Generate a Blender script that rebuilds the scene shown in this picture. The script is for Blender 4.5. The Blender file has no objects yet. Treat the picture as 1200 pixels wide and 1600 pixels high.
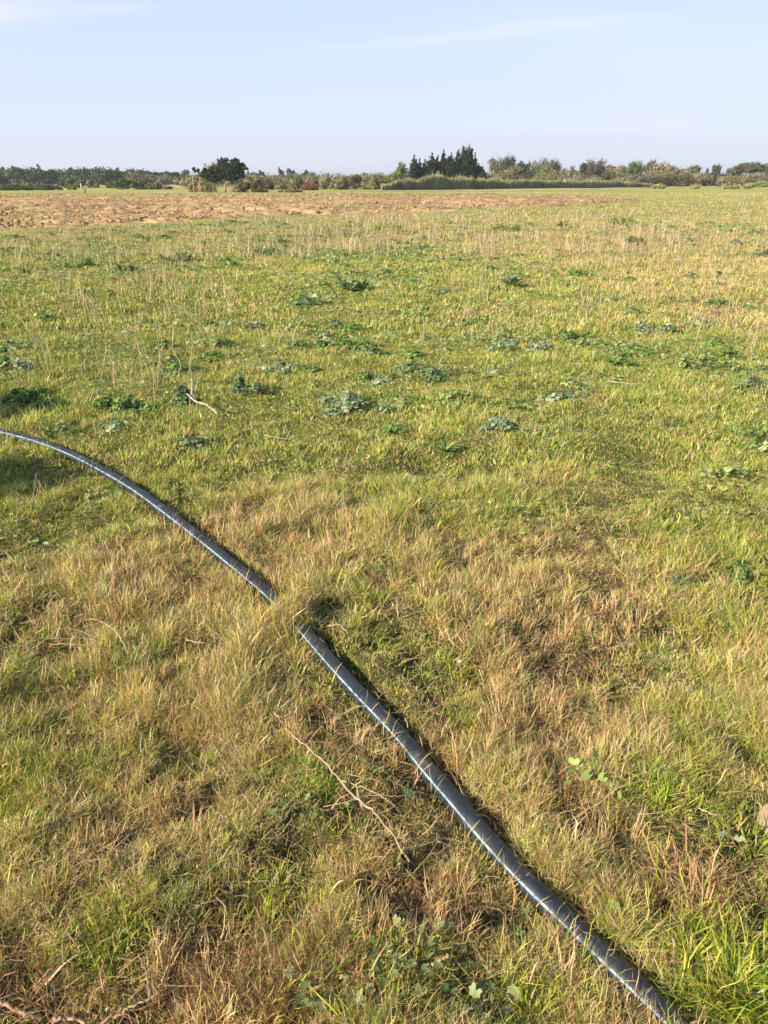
import bpy, math
import numpy as np
from mathutils import Vector

# ------------------------------------------------------------------ camera, sky, sun
SC = bpy.context.scene
COL = SC.collection
CAM_H = 1.5
F = 1200.0                                   # focal length in photo pixels (1200 x 1600 frame)
PITCH = math.atan((800 - 279) / F)
cp_, sp_ = math.cos(PITCH), math.sin(PITCH)

cd = bpy.data.cameras.new('camera')
cam = bpy.data.objects.new('camera', cd)
COL.objects.link(cam)
cd.sensor_fit = 'VERTICAL'
cd.sensor_height = 32.0
cd.lens = 32.0 * F / 1600.0
cd.clip_start = 0.05
cd.clip_end = 12000
cam.location = (0, 0, CAM_H)
cam.rotation_euler = (math.pi / 2 - PITCH, 0, 0)
SC.camera = cam

SUN_EL = math.radians(26)
SUN_TRAVEL = Vector((0.84, 0.54, 0)).normalized()
sun_from = Vector((-SUN_TRAVEL.x * math.cos(SUN_EL), -SUN_TRAVEL.y * math.cos(SUN_EL), math.sin(SUN_EL)))
sd = bpy.data.lights.new('sun', 'SUN')
sun = bpy.data.objects.new('sun', sd)
COL.objects.link(sun)
sd.energy = 5.0
sd.angle = math.radians(0.6)
sd.color = (1.0, 0.86, 0.66)
sun.rotation_euler = (-sun_from).to_track_quat('-Z', 'Y').to_euler()

W = bpy.data.worlds.new('World')
SC.world = W
W.use_nodes = True
nt = W.node_tree
nt.nodes.clear()
N = nt.nodes.new
L = nt.links.new
sky = N('ShaderNodeTexSky')
sky.sky_type = 'NISHITA'
sky.sun_disc = False
sky.sun_elevation = SUN_EL
sky.sun_rotation = math.atan2(sun_from.x, sun_from.y)
sky.air_density = 1.0
sky.dust_density = 1.2
sky.ozone_density = 1.5
SKY_STR = 0.10


def mathn(op, a, b=None, c=None):
    n = N('ShaderNodeMath')
    n.operation = op
    for i, v in enumerate((a, b, c)):
        if v is None:
            continue
        if isinstance(v, (int, float)):
            n.inputs[i].default_value = v
        else:
            L(v, n.inputs[i])
    return n.outputs[0]


tc = N('ShaderNodeTexCoord')
sepd = N('ShaderNodeSeparateXYZ')
L(tc.outputs['Generated'], sepd.inputs[0])
ysafe = mathn('MAXIMUM', sepd.outputs[1], 0.05)
ga = mathn('DIVIDE', sepd.outputs[0], ysafe)       # sideways slope of the direction
gb = mathn('DIVIDE', sepd.outputs[2], ysafe)       # upward slope of the direction
comb = N('ShaderNodeCombineXYZ')
L(mathn('MULTIPLY', ga, 3.0), comb.inputs[0])
L(mathn('MULTIPLY', gb, 22.0), comb.inputs[1])
noi = N('ShaderNodeTexNoise')
noi.inputs['Scale'].default_value = 1.6
noi.inputs['Detail'].default_value = 6
noi.inputs['Roughness'].default_value = 0.55
L(comb.outputs[0], noi.inputs['Vector'])
nz = noi.outputs['Fac']


def streak(a0, b0, slope, half_a, half_b, amp):
    """a thin veil of cirrus round the direction (a0, b0)"""
    da = mathn('SUBTRACT', ga, a0)
    line = mathn('ADD', mathn('MULTIPLY', da, slope), b0)
    wob = mathn('MULTIPLY', mathn('SUBTRACT', nz, 0.5), half_b * 2.0)
    db = mathn('SUBTRACT', mathn('SUBTRACT', gb, line), wob)
    q = mathn('ADD', mathn('POWER', mathn('DIVIDE', da, half_a), 2.0),
              mathn('POWER', mathn('ABSOLUTE', mathn('DIVIDE', db, half_b)), 2.0))
    g = mathn('EXPONENT', mathn('MULTIPLY', q, -1.0))
    return mathn('MULTIPLY', g, mathn('MULTIPLY', mathn('ADD', nz, 0.2), amp))


def dir_ab(px, py):
    dy = cp_ + (800 - py) / F * sp_
    return ((px - 600) / F / dy, ((800 - py) / F * cp_ - sp_) / dy)


parts = []
for (x0, y0, x1, y1, hb, amp) in ((530, 76, 1010, 26, 0.0060, 1.0), (-80, 28, 70, 12, 0.012, 1.7), (90, 18, 230, 10, 0.006, 1.1),
                                  (820, 60, 1250, 110, 0.03, 0.45), (900, 195, 1300, 212, 0.010, 0.45)):
    a0, b0 = dir_ab(x0, y0)
    a1, b1 = dir_ab(x1, y1)
    amp *= .24
    parts.append(streak((a0 + a1) / 2, (b0 + b1) / 2, (b1 - b0) / (a1 - a0), abs(a1 - a0) / 1.6, hb, amp))
cl = parts[0]
for q in parts[1:]:
    cl = mathn('ADD', cl, q)
veil = mathn('MULTIPLY', nz, 0.05)
cl = mathn('MINIMUM', mathn('ADD', cl, veil), 0.85)
# a veil of milky haze that thins out with height, as the air has near the horizon
up = mathn('MAXIMUM', sepd.outputs[2], 0.0)
hz = mathn('EXPONENT', mathn('MULTIPLY', mathn('POWER', mathn('DIVIDE', up, 0.27), 4.0), -1.0))
low = mathn('EXPONENT', mathn('MULTIPLY', up, -16.0))
mixv = N('ShaderNodeMix')
mixv.data_type = 'RGBA'
L(low, mixv.inputs['Factor'])
mixv.inputs[6].default_value = (3.85, 4.6, 6.2, 1)
mixv.inputs[7].default_value = (4.75, 4.98, 5.85, 1)
mixh = N('ShaderNodeMix')
mixh.data_type = 'RGBA'
L(mathn('MULTIPLY', hz, 0.86), mixh.inputs['Factor'])
L(sky.outputs[0], mixh.inputs[6])
L(mixv.outputs[2], mixh.inputs[7])
mixc = N('ShaderNodeMix')
mixc.data_type = 'RGBA'
L(cl, mixc.inputs['Factor'])
L(mixh.outputs[2], mixc.inputs[6])
mixc.inputs[7].default_value = (6.6, 5.9, 6.6, 1)
# the grey band of distant haze lying on the horizon, with a fairly crisp upper edge
bandm = N('ShaderNodeMapRange')
bandm.interpolation_type = 'SMOOTHSTEP'
L(mathn('ADD', gb, mathn('MULTIPLY', mathn('SUBTRACT', nz, .5), .012)), bandm.inputs['Value'])
bandm.inputs['From Min'].default_value = dir_ab(600, 204)[1]
bandm.inputs['From Max'].default_value = dir_ab(600, 216)[1]
bandm.inputs['To Min'].default_value = 0.0
bandm.inputs['To Max'].default_value = 1.0
mixb = N('ShaderNodeMix')
mixb.data_type = 'RGBA'
L(mathn('MULTIPLY', bandm.outputs[0], .42), mixb.inputs['Factor'])
L(mixc.outputs[2], mixb.inputs[6])
mixb.inputs[7].default_value = (4.2, 4.5, 5.25, 1)
bg = N('ShaderNodeBackground')
bg.inputs['Strength'].default_value = SKY_STR
L(mixb.outputs[2], bg.inputs['Color'])
wo = N('ShaderNodeOutputWorld')
L(bg.outputs[0], wo.inputs['Surface'])

SC.view_settings.view_transform = 'Standard'
SC.view_settings.look = 'None'
SC.view_settings.exposure = 0.85
SC.view_settings.gamma = 1.0
SC.render.engine = 'CYCLES'
SC.cycles.max_bounces = 6
SC.cycles.diffuse_bounces = 3
SC.cycles.transmission_bounces = 3
SC.cycles.glossy_bounces = 2
SC.cycles.filter_width = 1.6

# ------------------------------------------------------------------ helpers
rng = np.random.default_rng(7)


def at(px, py, z=0.0):
    """the point at height z that a photo pixel looks at"""
    d = np.array([(px - 600) / F, cp_ + (800 - py) / F * sp_, -sp_ + (800 - py) / F * cp_])
    t = (z - CAM_H) / d[2]
    return d * t + np.array([0, 0, CAM_H])


def height_at(py, Y):
    dz = (-sp_ + (800 - py) / F * cp_) / (cp_ + (800 - py) / F * sp_)
    return CAM_H + dz * Y


def depth(Y, z=0.0):
    return Y * cp_ + (CAM_H - z) * sp_


def x_at(px, Y, z=0.0):
    return (px - 600) / F * depth(Y, z)


def hash2(ix, iy, seed):
    n = (ix.astype(np.int64) * 374761393 + iy.astype(np.int64) * 668265263 + seed * 1442695041) & 0xffffffff
    n = ((n ^ (n >> 13)) * 1274126177) & 0xffffffff
    n = (n ^ (n >> 16)) & 0xffffffff
    return n.astype(np.float64) / 4294967295.0


def vnoise(x, y, scale, seed=0):
    x = x / scale
    y = y / scale
    ix = np.floor(x)
    iy = np.floor(y)
    fx = x - ix
    fy = y - iy
    fx = fx * fx * (3 - 2 * fx)
    fy = fy * fy * (3 - 2 * fy)
    a = hash2(ix, iy, seed)
    b = hash2(ix + 1, iy, seed)
    c = hash2(ix, iy + 1, seed)
    d = hash2(ix + 1, iy + 1, seed)
    return (a * (1 - fx) + b * fx) * (1 - fy) + (c * (1 - fx) + d * fx) * fy - 0.5


def fbm(x, y, scale, seed=0, octs=3):
    r = 0
    a = 1.0
    for k in range(octs):
        r = r + a * vnoise(x * math.cos(k) - y * math.sin(k), x * math.sin(k) + y * math.cos(k), scale, seed + 17 * k)
        a *= 0.55
        scale *= 0.47
    return r


def np_mesh(name, V, polys, mat, col=None, parent=None, smooth=False, loc=None):
    me = bpy.data.meshes.new(name)
    V = np.asarray(V, dtype=np.float32)
    if loc is not None:
        V = V - np.asarray(loc, dtype=np.float32)
    me.vertices.add(len(V))
    me.vertices.foreach_set('co', V.ravel())
    polys = [np.asarray(p, dtype=np.int32) for p in polys if len(p)]
    nl = sum(p.size for p in polys)
    me.loops.add(nl)
    me.loops.foreach_set('vertex_index', np.concatenate([p.ravel() for p in polys]))
    npoly = sum(len(p) for p in polys)
    me.polygons.add(npoly)
    tot = np.concatenate([np.full(len(p), p.shape[1], dtype=np.int32) for p in polys])
    st = np.concatenate([[0], np.cumsum(tot)[:-1]]).astype(np.int32)
    me.polygons.foreach_set('loop_start', st)
    try:
        me.polygons.foreach_set('loop_total', tot)
    except Exception:
        pass
    if smooth:
        me.polygons.foreach_set('use_smooth', np.ones(npoly, dtype=bool))
    if col is not None:
        at_ = me.color_attributes.new('col', 'FLOAT_COLOR', 'POINT')
        c4 = np.ones((len(V), 4), dtype=np.float32)
        c4[:, :3] = col
        at_.data.foreach_set('color', c4.ravel())
    me.update(calc_edges=True)
    me.validate()
    me.materials.append(mat)
    o = bpy.data.objects.new(name, me)
    COL.objects.link(o)
    if loc is not None and parent is None:
        o.location = loc
    if parent is not None:
        o.parent = parent
    return o


def tag(o, label=None, cat=None, group=None, kind=None):
    if label:
        o['label'] = label
    if cat:
        o['category'] = cat
    if group:
        o['group'] = group
    if kind:
        o['kind'] = kind
    return o


def empty(name, loc):
    o = bpy.data.objects.new(name, None)
    COL.objects.link(o)
    o.location = loc
    o.empty_display_size = 0.1
    return o


class Geo:
    """collects vertices, faces and per-vertex colours for one mesh"""

    def __init__(self):
        self.V, self.P, self.C, self.n = [], {}, [], 0

    def add(self, V, F_, c):
        V = np.asarray(V, float)
        c = np.broadcast_to(np.asarray(c, float), (len(V), 3))
        for f in F_:
            f = np.asarray(f)
            if f.size:
                self.P.setdefault(f.shape[1], []).append(f + self.n)
        self.V.append(V)
        self.C.append(c)
        self.n += len(V)

    def tube(self, pts, rad, c, seg=6):
        pts = np.asarray(pts, float)
        n = len(pts)
        rad = np.broadcast_to(np.asarray(rad, float), (n,))
        t = np.gradient(pts, axis=0)
        t /= np.linalg.norm(t, axis=1)[:, None] + 1e-9
        ref = np.array([0, 0, 1.0]) if abs(t[:, 2]).mean() < 0.8 else np.array([1.0, 0, 0])
        s = np.cross(t, ref)
        s /= np.linalg.norm(s, axis=1)[:, None] + 1e-9
        u = np.cross(s, t)
        a = np.linspace(0, 2 * np.pi, seg, endpoint=False)
        ring = (np.cos(a)[None, :, None] * s[:, None, :] + np.sin(a)[None, :, None] * u[:, None, :]) * rad[:, None, None]
        V = (pts[:, None, :] + ring).reshape(-1, 3)
        i = np.arange(n - 1)[:, None] * seg
        j = np.arange(seg)[None, :]
        jn = (j + 1) % seg
        q = np.stack([i + j, i + jn, i + seg + jn, i + seg + j], -1).reshape(-1, 4)
        caps = np.array([list(range(seg))[::-1], [(n - 1) * seg + k for k in range(seg)]])
        self.add(V, [q, caps], c)

    def build(self, name, mat, parent=None, smooth=False, loc=None):
        V = np.concatenate(self.V)
        C = np.concatenate(self.C)
        return np_mesh(name, V, [np.concatenate(v) for v in self.P.values()], mat, C, parent, smooth, loc)


# ------------------------------------------------------------------ materials
def new_mat(name):
    m = bpy.data.materials.new(name)
    m.use_nodes = True
    m.node_tree.nodes.clear()
    return m, m.node_tree.nodes.new, m.node_tree.links.new


def veg_mat(name, transl=0.3, rough=0.6, gloss=0.08, transcol=(1.0, 1.0, 0.55)):
    m, n, l = new_mat(name)
    a = n('ShaderNodeAttribute')
    a.attribute_name = 'col'
    no = n('ShaderNodeTexNoise')
    no.inputs['Scale'].default_value = 9.0
    no.inputs['Detail'].default_value = 2.0
    geo = n('ShaderNodeNewGeometry')
    l(geo.outputs['Position'], no.inputs['Vector'])
    mr = n('ShaderNodeMapRange')
    mr.inputs['To Min'].default_value = 0.85
    mr.inputs['To Max'].default_value = 1.15
    l(no.outputs['Fac'], mr.inputs['Value'])
    mul = n('ShaderNodeVectorMath')
    mul.operation = 'SCALE'
    l(a.outputs['Color'], mul.inputs[0])
    l(mr.outputs[0], mul.inputs['Scale'])
    p = n('ShaderNodeBsdfPrincipled')
    p.inputs['Roughness'].default_value = rough
    p.inputs['Specular IOR Level'].default_value = gloss * 3
    l(mul.outputs[0], p.inputs['Base Color'])
    t = n('ShaderNodeBsdfTranslucent')
    m2 = n('ShaderNodeVectorMath')
    m2.operation = 'MULTIPLY'
    l(mul.outputs[0], m2.inputs[0])
    m2.inputs[1].default_value = transcol
    l(m2.outputs[0], t.inputs['Color'])
    mx = n('ShaderNodeMixShader')
    mx.inputs[0].default_value = transl
    l(p.outputs[0], mx.inputs[1])
    l(t.outputs[0], mx.inputs[2])
    o = n('ShaderNodeOutputMaterial')
    l(mx.outputs[0], o.inputs['Surface'])
    return m


M_GRASS = veg_mat('grass_blades', 0.16, 0.55, 0.08)
M_LEAF = veg_mat('weed_leaves', 0.22, 0.6, 0.07)
M_TREE = veg_mat('tree_foliage', 0.18, 0.75, 0.03)
M_BARK = veg_mat('bark', 0.0, 0.85, 0.03)
M_STRAW = veg_mat('dry_stems', 0.12, 0.6, 0.08)


def soil_mat(name, scale1, scale2, bump, use_attr=True, col=(0.3, 0.2, 0.1), lo=0.6, hi=1.35, bdist=0.02):
    m, n, l = new_mat(name)
    geo = n('ShaderNodeNewGeometry')
    if use_attr:
        a = n('ShaderNodeAttribute')
        a.attribute_name = 'col'
        base = a.outputs['Color']
    else:
        rgb = n('ShaderNodeRGB')
        rgb.outputs[0].default_value = (*col, 1)
        base = rgb.outputs[0]
    fac = None
    for s, d in ((scale1, 6.0), (scale2, 4.0)):
        no = n('ShaderNodeTexNoise')
        no.inputs['Scale'].default_value = s
        no.inputs['Detail'].default_value = d
        no.inputs['Roughness'].default_value = 0.65
        l(geo.outputs['Position'], no.inputs['Vector'])
        mr = n('ShaderNodeMapRange')
        mr.inputs['From Min'].default_value = 0.3
        mr.inputs['From Max'].default_value = 0.7
        mr.inputs['To Min'].default_value = lo
        mr.inputs['To Max'].default_value = hi
        l(no.outputs['Fac'], mr.inputs['Value'])
        if fac is None:
            fac = mr.outputs[0]
        else:
            mm = n('ShaderNodeMath')
            mm.operation = 'MULTIPLY'
            l(fac, mm.inputs[0])
            l(mr.outputs[0], mm.inputs[1])
            fac = mm.outputs[0]
    mul = n('ShaderNodeVectorMath')
    mul.operation = 'SCALE'
    l(base, mul.inputs[0])
    l(fac, mul.inputs['Scale'])
    p = n('ShaderNodeBsdfPrincipled')
    p.inputs['Roughness'].default_value = 0.95
    p.inputs['Specular IOR Level'].default_value = 0.1
    l(mul.outputs[0], p.inputs['Base Color'])
    b = n('ShaderNodeBump')
    b.inputs['Strength'].default_value = bump
    b.inputs['Distance'].default_value = bdist
    l(fac, b.inputs['Height'])
    l(b.outputs[0], p.inputs['Normal'])
    o = n('ShaderNodeOutputMaterial')
    l(p.outputs[0], o.inputs['Surface'])
    return m


M_GROUND = soil_mat('field_ground', 1.1, 22.0, 0.7)
M_PLOUGH = soil_mat('ploughed_soil', 1.3, 9.0, 0.8, lo=0.75, hi=1.2, bdist=0.05)
M_STONE = soil_mat('stone', 14.0, 60.0, 0.5, use_attr=False, col=(0.30, 0.22, 0.14), lo=0.75, hi=1.2, bdist=0.01)

# ------------------------------------------------------------------ layout of the field
PIPE_PX = [(-190, 654), (-120, 657), (-60, 662), (0, 671), (60, 686), (110, 704), (160, 729), (210, 757), (260, 793), (310, 832), (360, 872), (402, 906),
           (435, 936), (465, 968), (492, 1000), (524, 1038), (562, 1080), (602, 1122), (632, 1156), (666, 1198), (706, 1244), (752, 1299),
           (802, 1352), (852, 1401), (902, 1450), (954, 1500), (1006, 1552), (1052, 1598), (1100, 1652), (1160, 1730), (1230, 1830)]
PIPE_R = 0.0262
pipe_xy = np.array([at(a + np.interp(b, [700, 1000, 1300, 1600], [0, 3, 9, 16]), b - np.interp(b, [700, 1600], [0, 4]), 0.045)[:2] for a, b in PIPE_PX])
# resample smoothly
_d = np.concatenate([[0], np.cumsum(np.linalg.norm(np.diff(pipe_xy, axis=0), axis=1))])


def catmull(P, n):
    P = np.vstack([2 * P[0] - P[1], P, 2 * P[-1] - P[-2]])
    out = []
    for i in range(1, len(P) - 2):
        t = np.linspace(0, 1, n, endpoint=False)[:, None]
        a, b, c, d = P[i - 1], P[i], P[i + 1], P[i + 2]
        out.append(0.5 * ((2 * b) + (-a + c) * t + (2 * a - 5 * b + 4 * c - d) * t ** 2 + (-a + 3 * b - 3 * c + d) * t ** 3))
    out.append(P[-2:-1])
    return np.vstack(out)


pipe_s = catmull(pipe_xy, 6)
# gentle smoothing of the hand-read points
for _ in range(3):
    pipe_s[1:-1] = 0.5 * pipe_s[1:-1] + 0.25 * (pipe_s[:-2] + pipe_s[2:])


def pipe_dist(x, y):
    """distance to the pipe axis in plan, and the side (+ = away from the sun)"""
    best = np.full(len(x), 9.0)
    side = np.zeros(len(x))
    A = pipe_s[::3]
    for i in range(len(A) - 1):
        a, b = A[i], A[i + 1]
        d = b - a
        t = np.clip(((x - a[0]) * d[0] + (y - a[1]) * d[1]) / (d @ d), 0, 1)
        ex = x - a[0] - t * d[0]
        ey = y - a[1] - t * d[1]
        r = np.hypot(ex, ey)
        m = r < best
        best[m] = r[m]
        side[m] = (np.sign(ex * SUN_TRAVEL.x + ey * SUN_TRAVEL.y))[m]
    return best, side


def patch_list(L_):
    out = []
    for (px, py, sx, sy, v) in L_:
        c = at(px, py)
        wx = sx / F * depth(c[1])
        wy = abs(at(px, py - sy)[1] - at(px, min(py + sy, 2000))[1]) / 2
        out.append((c[0], c[1], wx, wy, v))
    return out


DRY = patch_list([
    (420, 620, 420, 75, -.58), (850, 600, 380, 65, -.45), (110, 540, 120, 70, -.30), (60, 640, 150, 30, -.5), (50, 770, 60, 50, -.6),
    (250, 690, 120, 40, -.3), (620, 1000, 50, 40, -.5), (730, 1130, 40, 60, -.5), (70, 1170, 70, 40, -.6), (40, 1080, 40, 60, -.4),
    (60, 950, 60, 50, -.3), (550, 1080, 30, 40, -.4), (430, 1400, 60, 40, -.8), (180, 1490, 50, 35, -.8), (500, 1270, 50, 40, -.4),
    (1150, 890, 70, 30, -.7), (1040, 1000, 60, 70, -.4), (1020, 1270, 70, 50, -.9), (1160, 1330, 50, 60, -.5), (1000, 1450, 60, 40, -.5),
    (1130, 1550, 90, 70, -1.0), (820, 1575, 60, 30, -.8), (250, 440, 300, 40, -.15), (560, 420, 250, 30, -.15), (680, 1560, 120, 60, -.5),
    (560, 930, 50, 40, -.5), (20, 1240, 50, 60, -.5), (330, 1180, 60, 40, -.3), (900, 800, 200, 30, -.2), (1060, 640, 120, 40, -.25),
    (270, 880, 110, 60, .55), (450, 800, 90, 40, .40), (560, 860, 140, 50, .30), (900, 880, 160, 60, .40), (830, 1100, 100, 130, .55),
    (870, 1210, 80, 60, .5), (400, 1050, 100, 70, .45), (600, 1160, 80, 30, .4), (1080, 1410, 80, 60, .7), (1110, 470, 110, 50, .7),
    (1060, 400, 180, 35, .40), (860, 640, 80, 30, .5), (100, 1530, 200, 60, .5), (400, 1510, 120, 50, .5), (640, 1390, 80, 50, .4),
    (800, 350, 300, 14, .3), (180, 480, 120, 50, .25), (700, 940, 120, 60, .25), (150, 1050, 100, 60, .2), (760, 500, 60, 40, .25),
    (230, 1330, 120, 50, .25), (1150, 1050, 50, 60, .25), (1140, 760, 60, 40, .25), (200, 372, 260, 8, .25)])
RED = patch_list([(300, 1560, 420, 60, .55), (620, 1330, 60, 60, .4), (250, 1400, 200, 50, .25), (1000, 1380, 60, 40, .4), (1080, 1430, 60, 50, .9), (420, 1530, 140, 50, .7), (60, 1550, 100, 50, .8), (700, 1430, 50, 40, .6), (830, 1040, 70, 40, .6),
                  (640, 1200, 60, 30, .5), (230, 1280, 60, 40, .4), (860, 620, 60, 30, .5), (190, 450, 70, 40, .6), (500, 970, 40, 30, .2)])
HOLE = patch_list([(640, 1290, 35, 26, 1), (930, 1275, 45, 26, 1), (990, 1120, 40, 22, .8), (310, 1285, 26, 16, .7), (60, 1540, 60, 26, .9),
                   (350, 1385, 30, 16, .7), (425, 1035, 30, 22, .5), (100, 1160, 60, 14, .6), (880, 950, 40, 13, .6), (1150, 1180, 18, 30, .8),
                   (560, 1270, 26, 20, .7), (470, 1430, 40, 22, .7), (780, 950, 20, 14, .4), (720, 1500, 60, 50, .5), (240, 960, 30, 16, .3),
                   (800, 1360, 30, 24, .4), (1010, 1390, 26, 22, .5), (650, 740, 30, 9, .4), (330, 770, 30, 9, .4), (1060, 1180, 25, 15, .4),
                   (160, 1290, 26, 14, .5), (940, 1570, 60, 40, .7), (900, 1460, 20, 20, .6), (420, 1340, 22, 16, .4), (620, 1440, 24, 20, .5)])


def field(P, x, y):
    r = np.zeros(len(x))
    for (cx, cy, sx, sy, v) in P:
        r += v * np.exp(-0.5 * (((x - cx) / sx) ** 2 + ((y - cy) / sy) ** 2))
    return r


def dryness(x, y):
    sc = np.clip(y, 1, 60) ** 0.45
    d = 0.26 + field(DRY, x, y) + 0.75 * fbm(x, y, 0.55, 3) + 0.55 * fbm(x, y, 2.2, 5) + 0.4 * vnoise(x, y, 9.0, 8)
    far = np.clip((y - 12) / 25, 0, 1)
    return np.clip(d + 0.14 * far - 0.12 * np.exp(-((y - 8) / 5) ** 2) + 0.13 * np.exp(-(np.clip(y, 0, None) / 3.6) ** 4), 0.05, 0.93)


def holes(x, y):
    pocket = np.clip((fbm(x, y, .15, 101) - .22) * 4, 0, .8) * np.exp(-(np.clip(y, 0, None) / 4.5) ** 2)
    return np.clip(field(HOLE, x, y) + pocket, 0, 1)


def H(x, y):
    near = np.exp(-np.clip(y, 0, None) / 14)
    h = 0.055 * fbm(x, y, 0.8, 21) * (0.5 + 0.5 * near) + 0.058 * fbm(x, y, 0.26, 31, 2) * np.exp(-np.clip(y, 0, None) / 9) + 0.045 * vnoise(x, y, 0.11, 33) * np.exp(-np.clip(y, 0, None) / 4) + 0.10 * vnoise(x, y, 6.0, 41) * np.clip(y / 6 - .5, 0, 1)
    h = h - 0.040 * holes(x, y)
    r = np.hypot(x, y)
    m = np.where((y < 9) & (y > -2) & (np.abs(x) < 5))[0]
    if len(m):
        d, s = pipe_dist(x[m], y[m])
        flat = np.exp(-(d / 0.10) ** 2)
        h[m] = h[m] * (1 - 0.85 * flat) - 0.012 * np.exp(-(d / 0.07) ** 2)
        # mounds of soil and thatch that bury the pipe for a hand's breadth
        for (px, py, rad, hh) in ((452, 952, .045, .050), (465, 966, .045, .050), (147, 730, .04, .025)):
            c = at(px, py, 0.03)
            h[m] += hh * np.exp(-0.5 * (((x[m] - c[0]) ** 2 + (y[m] - c[1]) ** 2) / rad ** 2) ** 1.5)
    return h


# palettes (linear albedo)
STRAW = np.array([(.76, .58, .29), (.68, .48, .23), (.58, .39, .19), (.67, .53, .32), (.54, .45, .16)])
REDS = np.array([(.40, .21, .11), (.52, .31, .17), (.28, .14, .08), (.58, .38, .24)])
GREENS = np.array([(.40, .45, .045), (.31, .41, .04), (.48, .48, .06), (.18, .31, .035), (.26, .38, .045)])

# ------------------------------------------------------------------ ground (one polar sheet out to the horizon)
rs = [0.25]
while rs[-1] < 6000:
    rs.append(rs[-1] * (1.009 if rs[-1] < 12 else 1.03 if rs[-1] < 300 else 1.12) + 0.004)
rs = np.array(rs)
ang = np.concatenate([np.linspace(-math.pi, -0.95, 40, endpoint=False), np.linspace(-0.95, 0.95, 520), np.linspace(0.95, math.pi, 40, endpoint=False)[1:]])
A_, R_ = np.meshgrid(ang, rs)
gx = (R_ * np.sin(A_)).ravel()
gy = (R_ * np.cos(A_)).ravel()
gz = H(gx, gy)
na = len(ang)
i = np.arange(len(rs) - 1)[:, None] * na
j = np.arange(na)[None, :]
jn = (j + 1) % na
q = np.stack([i + j, i + na + j, i + na + jn, i + jn], -1).reshape(-1, 4)
GV = np.vstack([np.stack([gx, gy, gz], -1), [[0, 0, 0]]])
tri = np.stack([np.full(na, len(GV) - 1), np.arange(na), (np.arange(na) + 1) % na], -1)
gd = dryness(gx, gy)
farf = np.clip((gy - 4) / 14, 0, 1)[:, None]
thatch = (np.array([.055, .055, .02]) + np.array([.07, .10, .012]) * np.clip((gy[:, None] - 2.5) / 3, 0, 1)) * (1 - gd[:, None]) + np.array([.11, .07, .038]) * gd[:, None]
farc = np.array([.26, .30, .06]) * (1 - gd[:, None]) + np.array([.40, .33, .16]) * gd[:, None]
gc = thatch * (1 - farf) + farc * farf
# the strip of fresher meadow beyond the ploughed land and the pale track along the reeds
fr = np.clip((gy - 62) / 25, 0, 1)[:, None] * (1 - np.clip((gy - 150) / 40, 0, 1)[:, None])
meadow = np.array([.38, .38, .11]) + (0.10 * fbm(gx, gy * 3, 14, 77))[:, None]
gc = gc * (1 - fr) + meadow * fr
bk = np.clip((gy - 150) / 40, 0, 1)[:, None]
gc = gc * (1 - bk) + np.array([.13, .135, .06]) * bk
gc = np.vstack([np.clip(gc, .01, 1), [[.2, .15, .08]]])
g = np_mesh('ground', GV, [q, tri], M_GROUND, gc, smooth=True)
tag(g, kind='structure')

# ------------------------------------------------------------------ ploughed land
PL_NEAR = [(-700, 392), (-300, 384), (0, 373), (120, 364), (260, 353), (420, 341), (600, 333), (760, 329), (900, 322), (1000, 314)]
PL_FAR = [(-700, 307), (0, 306), (300, 305), (600, 304), (800, 304), (900, 305), (1000, 311.5)]


def world_line(L_):
    return np.array([at(a, b)[:2] for a, b in L_])


pn = world_line(PL_NEAR)
pf = world_line(PL_FAR)


def plough_mask(x, y):
    """1 inside the ploughed land; edges given as sight lines, so test by bearing"""
    b = x / np.maximum(y, 1)
    nb, fb = pn[:, 0] / pn[:, 1], pf[:, 0] / pf[:, 1]
    on, of = np.argsort(nb), np.argsort(fb)
    yn = np.interp(b, nb[on], pn[on, 1])
    yf = np.interp(b, fb[of], pf[of, 1])
    wob = 1 + 0.09 * fbm(x, y, 5.0, 61)
    inside = np.clip((y - yn * wob) / 3.5, 0, 1) * np.clip((yf * wob - y) / 3.0, 0, 1)
    inside[(b > nb.max()) | (b < nb.min() - .1)] = 0
    return inside


ys = [19.0]
while ys[-1] < 100:
    ys.append(ys[-1] * 1.0052 + 0.03)
ys = np.array(ys)
us = np.linspace(-0.86, 0.46, 620)
U_, Y_ = np.meshgrid(us, ys)
px_ = (U_ * Y_).ravel()
py_ = Y_.ravel()
pm = plough_mask(px_, py_)
rowc = px_ * 0.10 + py_
fur = 0.05 * np.sin(rowc * 2 * math.pi / 1.6 + 2.0 * vnoise(px_, py_, 4, 3))
clod = 0.15 * fbm(px_ * .6, py_, .5, 51, 4) + 0.15 * vnoise(px_ * .6, py_, .22, 55) + 0.05 * vnoise(px_, py_, 1.7, 57)
pz = H(px_, py_) - 0.12 + pm * (0.16 + fur + clod)
pc = np.array([.42, .285, .150]) * (1 + 0.5 * fbm(px_, py_, 2.6, 66) + .7 * vnoise(px_, py_, .5, 67))[:, None]
lightp = np.clip(fbm(px_, py_, 6.0, 68) * 2, 0, 1)[:, None]
pc = pc * (1 - lightp * .5) + np.array([.50, .36, .22]) * lightp * .5
grn = np.clip((fbm(px_ * .5, py_, 2.5, 69) - .0) * 3, 0, 1)[:, None] * .6
pc = pc * (1 - grn) + np.array([.24, .24, .09]) * grn
nu = len(us)
i = np.arange(len(ys) - 1)[:, None] * nu
j = np.arange(nu - 1)[None, :]
q = np.stack([i + j, i + j + 1, i + nu + j + 1, i + nu + j], -1).reshape(-1, 4)
keep = (pm[q].max(axis=1) > 0.001)
q = q[keep]
used = np.unique(q)
remap = np.full(len(px_), -1)
remap[used] = np.arange(len(used))
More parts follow.
